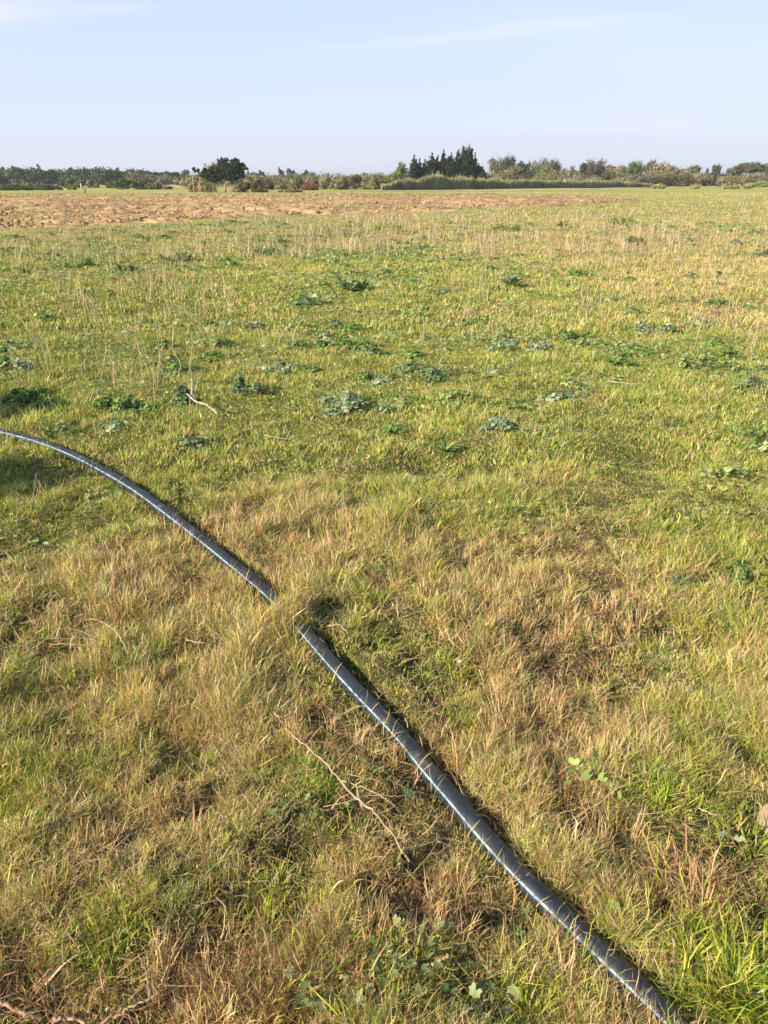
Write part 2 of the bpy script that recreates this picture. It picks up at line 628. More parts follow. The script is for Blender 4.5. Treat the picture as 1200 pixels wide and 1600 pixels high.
o = np_mesh('ploughed_field', np.stack([px_, py_, pz], -1)[used], [remap[q]], M_PLOUGH, np.clip(pc[used], .02, 1), smooth=False)
tag(o, kind='structure')

# clods of turned earth
n = 16000
cy = 20 * np.exp(rng.random(n) * math.log(95 / 20) ** 1.0)
cx = cy * rng.uniform(-.62, .46, n)
k = plough_mask(cx, cy) > rng.uniform(0.35, 1, n)
cx, cy = cx[k], cy[k]
n = len(cx)
cs = (0.018 + 0.055 * rng.random(n) ** 4) * (0.8 + cy / 80)
ico = np.array([(0, 0, 1), (.89, 0, .45), (.28, .85, .45), (-.72, .53, .45), (-.72, -.53, .45), (.28, -.85, .45),
                (.72, .53, -.45), (-.28, .85, -.45), (-.89, 0, -.45), (-.28, -.85, -.45), (.72, -.53, -.45), (0, 0, -1)])
icf = np.array([(0, 1, 2), (0, 2, 3), (0, 3, 4), (0, 4, 5), (0, 5, 1), (1, 6, 2), (2, 7, 3), (3, 8, 4), (4, 9, 5), (5, 10, 1),
                (2, 6, 7), (3, 7, 8), (4, 8, 9), (5, 9, 10), (1, 10, 6), (6, 11, 7), (7, 11, 8), (8, 11, 9), (9, 11, 10), (10, 11, 6)])
V = ico[None] * (1 + rng.uniform(-.35, .35, (n, 12, 1))) * cs[:, None, None] * np.array([1.3, 1, .7]) * rng.uniform(.5, 1.4, (n, 1, 3))
a = rng.uniform(0, 6.28, n)
ca, sa = np.cos(a)[:, None], np.sin(a)[:, None]
V = np.stack([V[..., 0] * ca - V[..., 1] * sa, V[..., 0] * sa + V[..., 1] * ca, V[..., 2]], -1)
V += np.stack([cx, cy, H(cx, cy) + 0.10], -1)[:, None]
cc = np.repeat(np.array([.44, .28, .155]) * rng.uniform(.4, 1.25, (n, 1)), 12, axis=0)
o = np_mesh('soil_clods', V.reshape(-1, 3), [(icf[None] + (np.arange(n) * 12)[:, None, None]).reshape(-1, 3)], M_PLOUGH, cc)
tag(o, 'rust brown clods of turned earth strewn over the ploughed strip', 'soil', kind='stuff')

# ------------------------------------------------------------------ grass
BV, BC, BP = [], [], {}
bcount = 0


def blades(pos, Ln, w, az, th0, bend, col, nseg=2, tipcol=None, wob=0.0, maxth=2.2):
    """adds N grass blades to the grass mesh"""
    global bcount
    n = len(pos)
    if n == 0:
        return
    L0 = Ln / nseg
    az = az.copy()
    face = az + rng.normal(0, 0.9, n)
    lev = []
    p = pos.copy()
    for s in range(nseg + 1):
        ww = w * (1 - 0.25 * (s / nseg)) * 0.5
        side = np.stack([-np.sin(face), np.cos(face), np.zeros(n)], -1)
        if s < nseg:
            lev.append(p - side * ww[:, None])
            lev.append(p + side * ww[:, None])
            th = np.minimum(th0 + bend * (s + .5) / nseg, maxth)
            d = np.stack([np.sin(th) * np.cos(az), np.sin(th) * np.sin(az), np.cos(th)], -1)
            p = p + d * L0[:, None]
            if wob:
                az = az + rng.normal(0, wob, n)
        else:
            lev.append(p)
    nv = 2 * nseg + 1
    V = np.stack(lev, 1)
    tip = tipcol if tipcol is not None else col
    f = np.concatenate([np.repeat(np.arange(nseg) / nseg, 2), [1.0]])[None, :, None]
    C = col[:, None, :] * (1 - f) + tip[:, None, :] * f
    base = bcount + (np.arange(n) * nv)[:, None]
    for s in range(nseg - 1):
        BP.setdefault(4, []).append(base + np.array([2 * s, 2 * s + 1, 2 * s + 3, 2 * s + 2]))
    BP.setdefault(3, []).append(base + np.array([2 * nseg - 2, 2 * nseg - 1, 2 * nseg]))
    BV.append(V.reshape(-1, 3).astype(np.float32))
    BC.append(C.reshape(-1, 3).astype(np.float32))
    bcount += n * nv


def sample_ground(y0, y1, dens):
    """uniform points over the strip of ground in view between two distances, with a margin at each side"""
    out = []
    edges = np.exp(np.linspace(math.log(y0), math.log(y1), 9))
    for a, b in zip(edges[:-1], edges[1:]):
        hw = (.3 + .459 * b) * 1.06 + .80
        n = int((b - a) * 2 * hw * dens)
        yy = rng.uniform(a, b, n)
        xx = rng.uniform(-hw, hw, n)
        k = np.abs(xx) < (.3 + .459 * yy) * 1.06 + .80
        out.append(np.stack([xx[k], yy[k]], -1))
    return np.concatenate(out)


MOUNDS = [(at(452, 954, .03), .050), (at(464, 966, .03), .05)]


def thin_out(x, y, strength=1.0):
    """keep mask: nothing on the pipe, little in the bare hollows, none on ploughed soil"""
    keep = np.ones(len(x), bool)
    m = np.where(y < 8)[0]
    if len(m):
        d, s = pipe_dist(x[m], y[m])
        cov = np.zeros(len(m), bool)
        for c, r in MOUNDS:
            cov |= np.hypot(x[m] - c[0], y[m] - c[1]) < r
        keep[m] &= (d > PIPE_R + 0.003) | cov
        # blades thinned at random along the far side of the pipe
        keep[m] &= ~((d < PIPE_R + 0.03) & (s > 0) & (rng.random(len(m)) < .6) & ~cov)
    hol = holes(x, y)
    keep &= rng.random(len(x)) > hol * 0.45
    m = y > 18
    if m.any():
        pmk = plough_mask(x[m], y[m])
        keep[m] &= rng.random(m.sum()) > np.minimum(pmk * 1.8, .84 - .40 * np.clip(fbm(x[m], y[m], 4, 69) * 3, 0, 1))
    return keep


def tuft_grass(y0, y1, tuft_dens, per, wscale, nseg, lscale=1.0, rad=0.035):
    T = sample_ground(y0, y1, tuft_dens)
    tx, ty = T[:, 0], T[:, 1]
    D = dryness(tx, ty)
    R = np.clip(field(RED, tx, ty) + 0.35 * fbm(tx, ty, .4, 91), 0, 1)
    hnoise = np.clip(0.72 + 1.2 * fbm(tx, ty, .45, 95) + 1.0 * fbm(tx, ty, .12, 96, 1), .28, 1.9)
    hol = holes(tx, ty)
    isdry = rng.random(len(T)) < D
    tl = np.where(isdry, rng.uniform(.045, .115, len(T)), rng.uniform(.03, .085, len(T))) * hnoise * lscale * (1 - .45 * hol)
    taz = rng.uniform(0, 2 * math.pi, len(T))
    n = len(T) * per
    idx = np.repeat(np.arange(len(T)), per)
    r = np.abs(rng.normal(0, 1, n)) * rad * np.where(isdry[idx], 1.0, 1.35)
    a = rng.uniform(0, 2 * math.pi, n)
    x = tx[idx] + r * np.cos(a)
    y = ty[idx] + r * np.sin(a)
    k = thin_out(x, y)
    idx, r, a, x, y = idx[k], r[k], a[k], x[k], y[k]
    n = len(idx)
    dry = isdry[idx] ^ (rng.random(n) < np.where(isdry[idx], .27, .30))
    c = np.where(dry[:, None], STRAW[rng.integers(0, len(STRAW), n)], GREENS[rng.integers(0, len(GREENS), n)])
    red = dry & (rng.random(n) < R[idx] * .85 + .13)
    c[red] = REDS[rng.integers(0, len(REDS), red.sum())]
    calm_ = np.clip(1.25 - y / 20, .45, 1)[:, None]
    tint = (1 + 0.16 * rng.normal(0, 1, (len(T), 1)))[idx] * (1 + 0.22 * calm_ * rng.normal(0, 1, (n, 1)))
    hue = 1 + (0.10 * rng.normal(0, 1, (len(T), 1)))[idx] * np.array([1, .2, -.6])
    c = np.clip(c * tint * hue, .01, .8)
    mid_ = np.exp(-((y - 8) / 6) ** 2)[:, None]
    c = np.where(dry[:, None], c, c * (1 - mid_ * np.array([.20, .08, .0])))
    tip = np.clip(c * np.where(dry, 1.08, 1.0)[:, None], 0, .85)
    yel = (~dry) & (rng.random(n) < .22)
    tip[yel] = STRAW[1] * .95
    Ln = tl[idx] * rng.uniform(.55, 1.25, n)
    az = np.where(rng.random(n) < .35, a, rng.uniform(0, 2 * math.pi, n)) + rng.normal(0, .5, n)
    th0 = np.abs(rng.normal(0.18, .42, n)) + r / rad * .10
    bend = np.where(dry, np.abs(rng.normal(.7, .8, n)), np.abs(rng.normal(.6, .45, n)))
    w = np.where(dry, rng.uniform(.0012, .0024, n), rng.uniform(.0014, .0030, n)) * wscale
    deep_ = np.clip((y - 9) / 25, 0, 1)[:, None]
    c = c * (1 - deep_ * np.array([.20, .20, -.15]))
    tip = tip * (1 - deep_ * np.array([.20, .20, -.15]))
    w = w * np.where(rng.random(n) < .05, rng.uniform(1.6, 2.8, n), 1)
    pos = np.stack([x, y, H(x, y) - .004], -1)
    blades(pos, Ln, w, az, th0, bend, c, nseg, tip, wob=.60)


def litter(y0, y1, dens, wscale, ls=1.0):
    """flat dead blades matted between the tufts"""
    T = sample_ground(y0, y1, dens)
    x, y = T[:, 0], T[:, 1]
    k = thin_out(x, y) & (rng.random(len(x)) < dryness(x, y) * .8 + .25)
    x, y = x[k], y[k]
    n = len(x)
    R = np.clip(field(RED, x, y), 0, 1)
    c = STRAW[rng.integers(0, len(STRAW), n)] * rng.uniform(.35, 1.0, (n, 1))
    red = rng.random(n) < R * .7 + .25
    c[red] = REDS[rng.integers(0, len(REDS), red.sum())]
    pos = np.stack([x, y, H(x, y) + rng.uniform(.0, .02, n)], -1)
    blades(pos, rng.uniform(.03, .11, n) * ls, rng.uniform(.0012, .003, n) * wscale * np.where(rng.random(n) < .08, 2, 1), rng.uniform(0, 6.28, n),
           rng.normal(1.35, .2, n), rng.normal(.2, .3, n), c, 2, wob=.4, maxth=1.75)


Q = 1.0
tuft_grass(0.55, 2.0, 1000 * Q, 96, .60, 4, .80, .026)
tuft_grass(2.0, 4.0, 680 * Q, 62, .90, 3, .84, .030)
tuft_grass(4.0, 8.0, 430 * Q, 30, 1.9, 2, .95, .042)
tuft_grass(8.0, 16.0, 210 * Q, 18, 3.9, 2, 1.0, .08)
tuft_grass(16.0, 34.0, 52 * Q, 13, 7.5, 1, 1.1, .14)
tuft_grass(34.0, 95.0, 9 * Q, 10, 16., 1, 1.4, .33)


def straw_tufts(y0, y1, dens, per, wscale, ls):
    """coarse upright tufts of dead straw where the meadow is driest"""
    T = sample_ground(y0, y1, dens)
    k = (dryness(T[:, 0], T[:, 1]) > .50 + .25 * rng.random(len(T))) & (fbm(T[:, 0], T[:, 1], .3, 131) > -.08)
    T = T[k]
    idx = np.repeat(np.arange(len(T)), per)
    n = len(idx)
    a = rng.uniform(0, 6.28, n)
    rr = np.abs(rng.normal(0, .018, n)) * ls
    x, y = T[idx, 0] + rr * np.cos(a), T[idx, 1] + rr * np.sin(a)
    k = thin_out(x, y)
    x, y, a, idx = x[k], y[k], a[k], idx[k]
    n = len(idx)
    lean = rng.uniform(0, 6.28, len(T))[idx]
    c = STRAW[rng.integers(0, 5, n)] * rng.uniform(.75, 1.1, (n, 1))
    rd = rng.random(n) < .25
    c[rd] = REDS[rng.integers(0, 4, rd.sum())]
    blades(np.stack([x, y, H(x, y) - .004], -1), rng.uniform(.045, .105, n) * rng.uniform(.6, 1.25, len(T))[idx], rng.uniform(.0012, .0026, n) * wscale,
           lean + rng.normal(0, 1.0, n), np.abs(rng.normal(.15, .18, n)), np.abs(rng.normal(.25, .35, n)), c, 3, wob=.3)


straw_tufts(0.55, 2.2, 420, 22, .95, 1.0)
straw_tufts(2.2, 4.6, 240, 20, 1.3, 1.3)
litter(0.55, 2.2, 5500, .9)
litter(2.2, 5.0, 3500, 1.3)
litter(5.0, 11.0, 1300, 2.3)
litter(11.0, 26.0, 260, 4, 1.2)



# extra mats of bent straw over the buried lengths of pipe
for c, r in MOUNDS:
    n = int(1500 * (r / .10) ** 2)
    a = rng.uniform(0, 6.28, n)
    rr = np.sqrt(rng.random(n)) * r * 1.25
    x, y = c[0] + rr * np.cos(a), c[1] + rr * np.sin(a)
    cc = np.where((rng.random(n) < .25)[:, None], GREENS[rng.integers(0, 4, n)], STRAW[rng.integers(0, 5, n)]) * rng.uniform(.7, 1.1, (n, 1))
    blades(np.stack([x, y, H(x, y) - .003], -1), rng.uniform(.03, .075, n), rng.uniform(.0012, .0024, n), rng.uniform(0, 6.28, n),
           np.abs(rng.normal(.35, .35, n)), np.abs(rng.normal(.9, .7, n)), cc, 4, wob=.4)

# straggling blades that lean over the pipe
m = 380
ii = np.clip((rng.integers(2, 26, m) * 7 + rng.normal(0, 1.6, m)).astype(int), 10, len(pipe_s) - 20)
off = rng.choice([-1, 1], m) * rng.uniform(.028, .05, m)
tg = pipe_s[np.minimum(ii + 1, len(pipe_s) - 1)] - pipe_s[ii - 1]
tg /= np.linalg.norm(tg, axis=1)[:, None]
nr = np.stack([-tg[:, 1], tg[:, 0]], -1)
P = pipe_s[ii] + nr * off[:, None] + tg * rng.uniform(-.05, .05, m)[:, None]
toward = -nr * np.sign(off)[:, None]
az = np.arctan2(toward[:, 1], toward[:, 0]) + rng.normal(0, .8, m)
cc = np.where((rng.random(m) < .7)[:, None], STRAW[rng.integers(0, 5, m)], GREENS[rng.integers(0, 5, m)])
blades(np.stack([P[:, 0], P[:, 1], H(P[:, 0], P[:, 1])], -1), rng.uniform(.03, .10, m), rng.uniform(.0010, .0022, m), az,
       np.abs(rng.normal(.1, .2, m)), rng.uniform(.2, 1.5, m), cc, 4, wob=.3)


# the lush long-bladed green tufts of the foreground
def green_clump(px, py, rad, n, ln, dark=1.0):
    c = at(px, py)
    a = rng.uniform(0, 6.28, n)
    r = np.abs(rng.normal(0, .75, n)) * rad * (1 + .4 * np.sin(a * 2 + px) + .25 * np.sin(a * 5))
    x, y = c[0] + r * np.cos(a), c[1] + r * np.sin(a)
    k = thin_out(x, y)
    x, y, a, r = x[k], y[k], a[k], r[k]
    n = len(x)
    cc = np.where((rng.random(n) < .16)[:, None], STRAW[rng.integers(0, 5, n)], GREENS[rng.integers(0, 5, n)] * .92) * rng.uniform(.7, 1.1, (n, 1)) * dark
    blades(np.stack([x, y, H(x, y) - .003], -1), rng.uniform(.4, 1.2, n) * ln, rng.uniform(.0016, .0034, n), a + rng.normal(0, 1.3, n),
           np.abs(rng.normal(.25, .3, n)) + r / rad * .15, np.abs(rng.normal(.9, .6, n)), cc, 4, wob=.3)


for (px, py, rad, n, ln, dk) in [(q[0], q[1], q[2] * 1.15, int(q[3] * (.8 if q[0] > 1050 and q[1] > 1480 else .42)), q[4] * (.85 if q[0] > 1050 else .7), q[5]) for q in ((1140, 1560, .14, 1500, .13, 1.1), (1080, 1510, .07, 500, .09, 1.1), (1025, 1270, .10, 900, .075, 1.1), (830, 1590, .10, 800, .10, 1.15),
                                 (440, 1400, .10, 900, .07, .8), (185, 1495, .09, 800, .08, .9), (165, 1450, .05, 300, .08, 1), (60, 1210, .12, 900, .07, .85),
                                 (600, 1010, .12, 1200, .06, .95), (730, 1140, .10, 900, .07, .95), (560, 1075, .07, 500, .06, .8), (1000, 1450, .08, 500, .08, 1),
                                 (1170, 1330, .10, 700, .08, .9), (420, 900, .2, 1000, .05, .9), (550, 940, .12, 700, .05, .9), (510, 1240, .08, 400, .06, .9),
                                 (330, 1320, .06, 300, .06, 1), (960, 1080, .1, 500, .06, .9), (1190, 1580, .1, 700, .13, 1), (870, 1420, .05, 300, .06, 1))]:
    green_clump(px, py, rad, n, ln, dk)

o = np_mesh('grass', np.concatenate(BV), [np.concatenate([x.reshape(-1, kk) for x in v]) for kk, v in BP.items()], M_GRASS, np.concatenate(BC))
print('grass verts', bcount)
tag(o, 'rough meadow grass, part green and part dried to straw', 'grass', kind='stuff')

# ------------------------------------------------------------------ standing dry stalks (stuff)
BV, BC, BP = [], [], {}
bcount = 0
ST = patch_list([(1110, 470, 100, 50, 1.), (1060, 400, 170, 30, .8), (235, 530, 80, 60, 1.1), (180, 440, 160, 40, .5), (800, 480, 120, 40, .25),
                 (500, 400, 350, 30, .35), (700, 370, 400, 25, .35), (860, 620, 70, 25, .5), (60, 520, 60, 60, .35), (620, 650, 60, 30, .2), (1170, 540, 30, 40, .8),
                 (900, 1150, 70, 50, .03)])
T = sample_ground(3.0, 45, 12.0)
k = (rng.random(len(T)) < np.clip(field(ST, T[:, 0], T[:, 1]) * (.45 + 2.8 * fbm(T[:, 0], T[:, 1], .9, 12) + 1.5 * vnoise(T[:, 0], T[:, 1], 3.5, 14)) + .015, 0, 1)) & (plough_mask(T[:, 0], T[:, 1]) < .02)
T = T[k]
per = 5
n = len(T) * per
idx = np.repeat(np.arange(len(T)), per)
x = T[idx, 0] + rng.normal(0, .05, n)
y = T[idx, 1] + rng.normal(0, .05, n)
cc = STRAW[rng.integers(0, 5, n)] * rng.uniform(.5, .95, (n, 1)) * np.array([.90, .93, 1.2])
ln = rng.uniform(.14, .50, n) * np.clip(.75 + .8 * vnoise(x, y, 2, 7), .3, 1.3)
w = np.clip(.0011 * y ** .72, .0018, .02)
blades(np.stack([x, y, H(x, y)], -1), ln, w, rng.uniform(0, 6.28, n), np.abs(rng.normal(.05, .28, n)), rng.normal(.2, .4, n), cc, 3, wob=.25)
o = np_mesh('dry_stalks', np.concatenate(BV), [np.concatenate([x.reshape(-1, kk) for x in v]) for kk, v in BP.items()], M_STRAW, np.concatenate(BC))
tag(o, 'thin pale dead stalks standing scattered above the meadow', 'dead grass', kind='stuff')


# ------------------------------------------------------------------ leafy weeds
def leaf_fan(g, pos, size, az, tilt, col, lobes=5, cup=.25):
    """adds N round lobed leaves: a fan of lobes about the leaf's stalk end"""
    n = len(pos)
    m = lobes * 2 + 1
    t = np.linspace(-2.6, 2.6, m)
    rr = np.where(np.arange(m) % 2 == 0, .78 if lobes < 10 else .97, 1.0)
    x = rr * np.cos(t)
    y = rr * np.sin(t)
    z = cup * (rr ** 2) * .6 + np.where(np.arange(m) % 2 == 0, .08, -.03)
    P = np.vstack([[0, 0, 0], np.stack([x, y, z], -1)])
    P = P[None] * size[:, None, None] * rng.uniform(.8, 1.2, (n, 1, 3))
    ct, st_ = np.cos(tilt)[:, None], np.sin(tilt)[:, None]
    X = P[..., 0] * ct - P[..., 2] * st_
    Z = P[..., 0] * st_ + P[..., 2] * ct
    Y = P[..., 1]
    ca, sa = np.cos(az)[:, None], np.sin(az)[:, None]
    V = np.stack([X * ca - Y * sa, X * sa + Y * ca, Z], -1) + pos[:, None]
    f = np.array([(0, k + 1, k + 2) for k in range(m - 1)])
    Fc = (f[None] + (np.arange(n) * (m + 1))[:, None, None]).reshape(-1, 3)
    g.add(V.reshape(-1, 3), [Fc], np.repeat(col, m + 1, axis=0))


def long_leaf(g, pos, ln, w, az, th0, col, bend=.8):
    """adds N long toothed leaves in a rosette"""
    n = len(pos)
    ns = 5
    prof = np.array([.25, .8, .62, 1.0, .5, .0])
    lev = []
    p = pos.copy()
    for s in range(ns + 1):
        side = np.stack([-np.sin(az), np.cos(az), np.zeros(n)], -1)
        hw = (w * prof[s] * .5)[:, None]
        lift = np.array([0, 0, 1.0]) * hw * .5
        lev += [p - side * hw + lift, p, p + side * hw + lift]
        th = th0 + bend * s / ns
        p = p + np.stack([np.sin(th) * np.cos(az), np.sin(th) * np.sin(az), np.cos(th)], -1) * (ln / ns)[:, None]
    V = np.stack(lev, 1)
    nv = 3 * (ns + 1)
    f = []
    for s in range(ns):
        b = 3 * s
        f += [(b, b + 1, b + 4, b + 3), (b + 1, b + 2, b + 5, b + 4)]
    Fc = (np.array(f)[None] + (np.arange(n) * nv)[:, None, None]).reshape(-1, 4)
    g.add(V.reshape(-1, 3), [Fc], np.repeat(col, nv, axis=0))


GREY = np.array([(.26, .34, .18), (.33, .40, .24), (.19, .27, .12), (.44, .49, .33)])
DEEP = np.array([(.15, .25, .06), (.20, .31, .08), (.24, .36, .10)])
LIME = np.array([(.32, .40, .13), (.40, .46, .20), (.24, .34, .11)])
BLUE = np.array([(.19, .27, .13), (.25, .32, .18), (.14, .21, .09)])


def weed(px, py, wpx, hpx, pal, style, label, name='weed_plant', n=None, group=None):
    c = at(px, py)
    base = np.array([c[0], c[1], float(H(np.array([c[0]]), np.array([c[1]]))[0])])
    R = wpx / 2 / F * depth(c[1]) * 1.18
    hh = max(hpx / F * depth(c[1]) * .9, .03)
    root = empty(name, base)
    tag(root, label, 'weed', group)
    g = Geo()
    gs = Geo()
    pal = np.asarray(pal)
    if style == 'mallow':
        n = n or int(620 * min(max(R / .2, .25), 1.8))
        ns = max(4, int(R / .035))
        sa_, sr_ = rng.uniform(0, 6.28, ns), np.sqrt(rng.random(ns)) * R * .95
        sx_, sy_ = sr_ * np.cos(sa_), sr_ * np.sin(sa_) * .8
        sh_ = hh * rng.uniform(.25, 1.0, ns) * (1 - .5 * (sr_ / R) ** 2)
        srad = R * rng.uniform(.10, .28, ns) + .012
        k_ = rng.integers(0, ns, n)
        a, rr_ = rng.uniform(0, 6.28, n), np.abs(rng.normal(0, .6, n))
        dx, dy = sx_[k_] + rr_ * srad[k_] * np.cos(a), sy_[k_] + rr_ * srad[k_] * np.sin(a)
        z = sh_[k_] * np.clip(1 - rr_ ** 2 * .4, .15, 1) * rng.uniform(.3, 1.0, n)
        pos = np.stack([dx, dy, z + .015 + H(base[0] + dx, base[1] + dy) - base[2]], -1)
        sz = rng.uniform(.006, .015, n) * (1 + R * 1.2)
        leaf_fan(g, pos, sz, a + rng.normal(0, .8, n), rng.normal(-.45, .5, n), pal[rng.integers(0, len(pal), n)] * rng.uniform(.7, 1.2, (n, 1)))
        for q_ in range(0, n, 3):
            p = pos[q_]
            gs.tube([(p[0] * .6, p[1] * .6, max(0, p[2] - hh * .8)), (p[0] * .85, p[1] * .85, p[2] * .6), p], [.002, .0016, .001], pal[0] * .9, 3)
    else:
        k = max(1, int(R / .10))
        for q_ in range(k):
            ca, cr = rng.uniform(0, 6.28), (rng.random() ** .5) * R * .7 * (k > 1)
            cx_, cy_ = cr * math.cos(ca), cr * math.sin(ca) * .7
            m = rng.integers(11, 18)
            az = np.linspace(0, 6.28, m) + rng.normal(0, .25, m)
            ln = rng.uniform(.7, 1.15, m) * max(min(R * .8, .22), .07)
            dz = float(H(np.array([base[0] + cx_]), np.array([base[1] + cy_]))[0]) - base[2]
            long_leaf(g, np.tile([cx_, cy_, .008 + dz], (m, 1)), ln, ln * rng.uniform(.26, .38, m), az, rng.uniform(.45, 1.15, m),
                      pal[rng.integers(0, len(pal), m)] * rng.uniform(.75, 1.15, (m, 1)), rng.uniform(.2, .7))
            gs.tube([(cx_, cy_, dz - .02), (cx_, cy_, .03 + dz)], [.008, .004], pal[0] * .8, 5)
    g.build('leaf_cluster', M_LEAF, root)
    gs.build('stem', M_LEAF, root)
    return root


WEEDS = [
    # px, py, width, height, palette, style, label
    (435, 383, 34, 16, BLUE, 'rosette', 'blue green weed rosette, farther of the pair by the ploughed edge left of centre'),
    (417, 398, 46, 10, BLUE, 'mallow', 'spreading blue green weed just nearer than the dark rosette by the ploughed edge'),
    (272, 412, 70, 22, BLUE, 'rosette', 'wide dark green thistle clump in the far left of the meadow'),
    (200, 427, 34, 16, BLUE, 'rosette', 'compact dark weed between two wider clumps at the far left'),
    (135, 420, 60, 16, DEEP, 'mallow', 'low wide dark weed, leftmost of three clumps in the far left meadow'),
    (15, 430, 40, 8, DEEP, 'mallow', 'flat dark green weed on the far left edge of the meadow'),
    (552, 455, 62, 24, BLUE, 'rosette', 'large bluish thistle clump at the centre of the middle distance'),
    (480, 481, 44, 12, GREY, 'rosette', 'small grey rosette just left of the large bluish thistle'),
    (806, 449, 46, 24, BLUE, 'rosette', 'upright blue grey thistle standing alone right of centre'),
    (700, 460, 40, 10, GREY, 'mallow', 'faint grey weed patch left of the lone upright thistle'),
    (797, 548, 110, 22, GREY, 'mallow', 'long grey green mallow mat right of centre'),
    (1022, 526, 80, 24, GREY, 'mallow', 'grey green mallow clump below the tall straw on the right'),
    (436, 579, 56, 16, GREY, 'mallow', 'pale silvery weed, left of the largest silvery mallow and farther off'),
    (478, 577, 34, 10, DEEP, 'mallow', 'small green weed touching the right side of the pale silvery one'),
    (556, 637, 118, 30, GREY, 'mallow', 'largest silvery mallow clump, in the middle of the meadow'),
    (792, 674, 78, 24, GREY, 'mallow', 'silvery mallow clump, nearest of those right of centre'),
    (1098, 578, 84, 34, LIME, 'mallow', 'pale lime green leafy weed on the right side'),
    (1186, 606, 40, 24, LIME, 'mallow', 'pale green weed cut by the right edge of the view'),
    (874, 357, 34, 12, BLUE, 'rosette', 'small dark weed far off near the narrow end of the ploughed strip'),
    (978, 352, 44, 22, LIME, 'mallow', 'bushy light green weed far off, right of the small dark one'),
    (980, 384, 50, 12, BLUE, 'rosette', 'straggling dark weed below the far light green bushy one'),
    (1190, 404, 46, 26, GREY, 'mallow', 'tall greyish weed at the far right among straw'),
    (785, 362, 60, 16, DEEP, 'mallow', 'dark green low weed in the far centre right'),
    (24, 548, 50, 22, GREY, 'mallow', 'greyish leafy weed on the left edge above the green bank'),
    (10, 578, 50, 20, DEEP, 'mallow', 'dark leafy weed on the left edge just below the greyish one'),
    (60, 628, 120, 22, DEEP, 'mallow', 'dark lush leafy mat at the left above the pipe'),
    (196, 650, 110, 28, DEEP, 'mallow', 'deep green weed mat above the bend of the pipe'),
    (280, 628, 80, 30, BLUE, 'mallow', 'tangled grey green weed left of the white forked twig'),
    (378, 618, 60, 36, BLUE, 'mallow', 'upright dark weed right of the white forked twig'),
    (540, 540, 80, 16, DEEP, 'mallow', 'low green weed beyond the silvery mallow at the centre'),
    (590, 590, 50, 14, DEEP, 'mallow', 'small green weed between the pale silvery one and the largest mallow'),
    (370, 512, 60, 16, GREY, 'mallow', 'dull grey weed beside a tuft of reddish straw, left of centre'),
    (900, 530, 50, 16, DEEP, 'mallow', 'green weed between two grey mallow mats on the right'),
    (695, 712, 50, 18, DEEP, 'rosette', 'dark green rosette nearer than the silvery mallows at the centre'),
    (850, 690, 36, 14, BLUE, 'rosette', 'small dark rosette on the right of the nearest silvery mallow'),
    (1130, 480, 60, 12, DEEP, 'mallow', 'flat dark weed among the tall straw on the right'),
    (1060, 912, 60, 40, BLUE, 'rosette', 'dark grey spiky plant in the grass on the right'),
    (1165, 905, 70, 26, DEEP, 'mallow', 'bright clover patch near the right edge beside the spiky plant'),
    (740, 505, 50, 14, DEEP, 'mallow', 'thin dark weed beyond the long grey green mallow mat'),
    (950, 470, 60, 12, LIME, 'mallow', 'pale low weed left of the tall straw on the right'),
]
for (px, py, wpx, hpx, pal, style, lab) in WEEDS:
    weed(px, py, wpx, hpx, pal, style, lab)


# big mallow leaves of the foreground, plant by plant
def mallow_plant(px, py, R, nleaf, size, label, lobes=6, pal=((.17, .23, .09), (.23, .29, .13), (.13, .20, .065)), zmax=.055):
    c = at(px, py)
    base = np.array([c[0], c[1], float(H(np.array([c[0]]), np.array([c[1]]))[0])])
    root = empty('mallow_plant', base)
    tag(root, label, 'mallow')
    pal = np.array(pal)
    gs = Geo()
    for q_ in range(int(nleaf * 1.7)):
        a = rng.uniform(0, 6.28)
        r = R * 1.3 * math.sqrt(rng.random())
        p = np.array([[r * math.cos(a), r * math.sin(a), rng.uniform(.5, 1) * zmax]])
        g = Geo()
        az = rng.uniform(0, 6.28)
        leaf_fan(g, p, np.array([size * .66 * rng.uniform(.6, 1.2)]), np.array([az]), np.array([rng.normal(-.25, .45)]),
                 pal[[rng.integers(0, 3)]] * rng.uniform(.65, 1.3), lobes=lobes, cup=.35)
        g.build('leaf', M_LEAF, root)
        e = p[0]
        gs.tube([(0, 0, -.01), (e[0] * .4, e[1] * .4, e[2] * .4), (e[0] * .9, e[1] * .9, e[2] * .8), e], [.0018, .0015, .0013, .001], pal[1] * .9, 5)
    gs.build('stem', M_LEAF, root)


mallow_plant(590, 1515, .06, 16, .018, 'mallow plant with small lobed leaves right of the broken straw stem')
mallow_plant(660, 1500, .055, 14, .018, 'mallow plant under the short dry stick near the bottom')
mallow_plant(712, 1530, .055, 14, .020, 'mallow plant, farthest right in the shaded leafy patch')
mallow_plant(550, 1585, .07, 16, .019, 'mallow plant at the bottom edge, leftmost of the leafy patch')
mallow_plant(640, 1588, .07, 18, .018, 'mallow plant at the bottom edge under the shaded leafy patch')
mallow_plant(770, 1580, .06, 14, .020, 'broad star leaved mallow left of the bright grass tuft by the pipe')
mallow_plant(815, 1450, .03, 4, .018, 'two or three grey mallow leaves in the shade left of the pipe')
mallow_plant(440, 1310, .03, 4, .014, 'few pale mallow leaves left of the long twig')
mallow_plant(636, 1255, .02, 3, .017, 'single pale mallow sprig at the tip of the long twig')
mallow_plant(915, 1225, .04, 3, .023, 'pair of round bright green leaves in the straw right of the pipe', 12, ((.28, .42, .13), (.32, .46, .16), (.26, .38, .12)), .07)
mallow_plant(480, 1550, .05, 7, .016, 'scattered small mallow leaves in reddish straw at the bottom left of the patch')

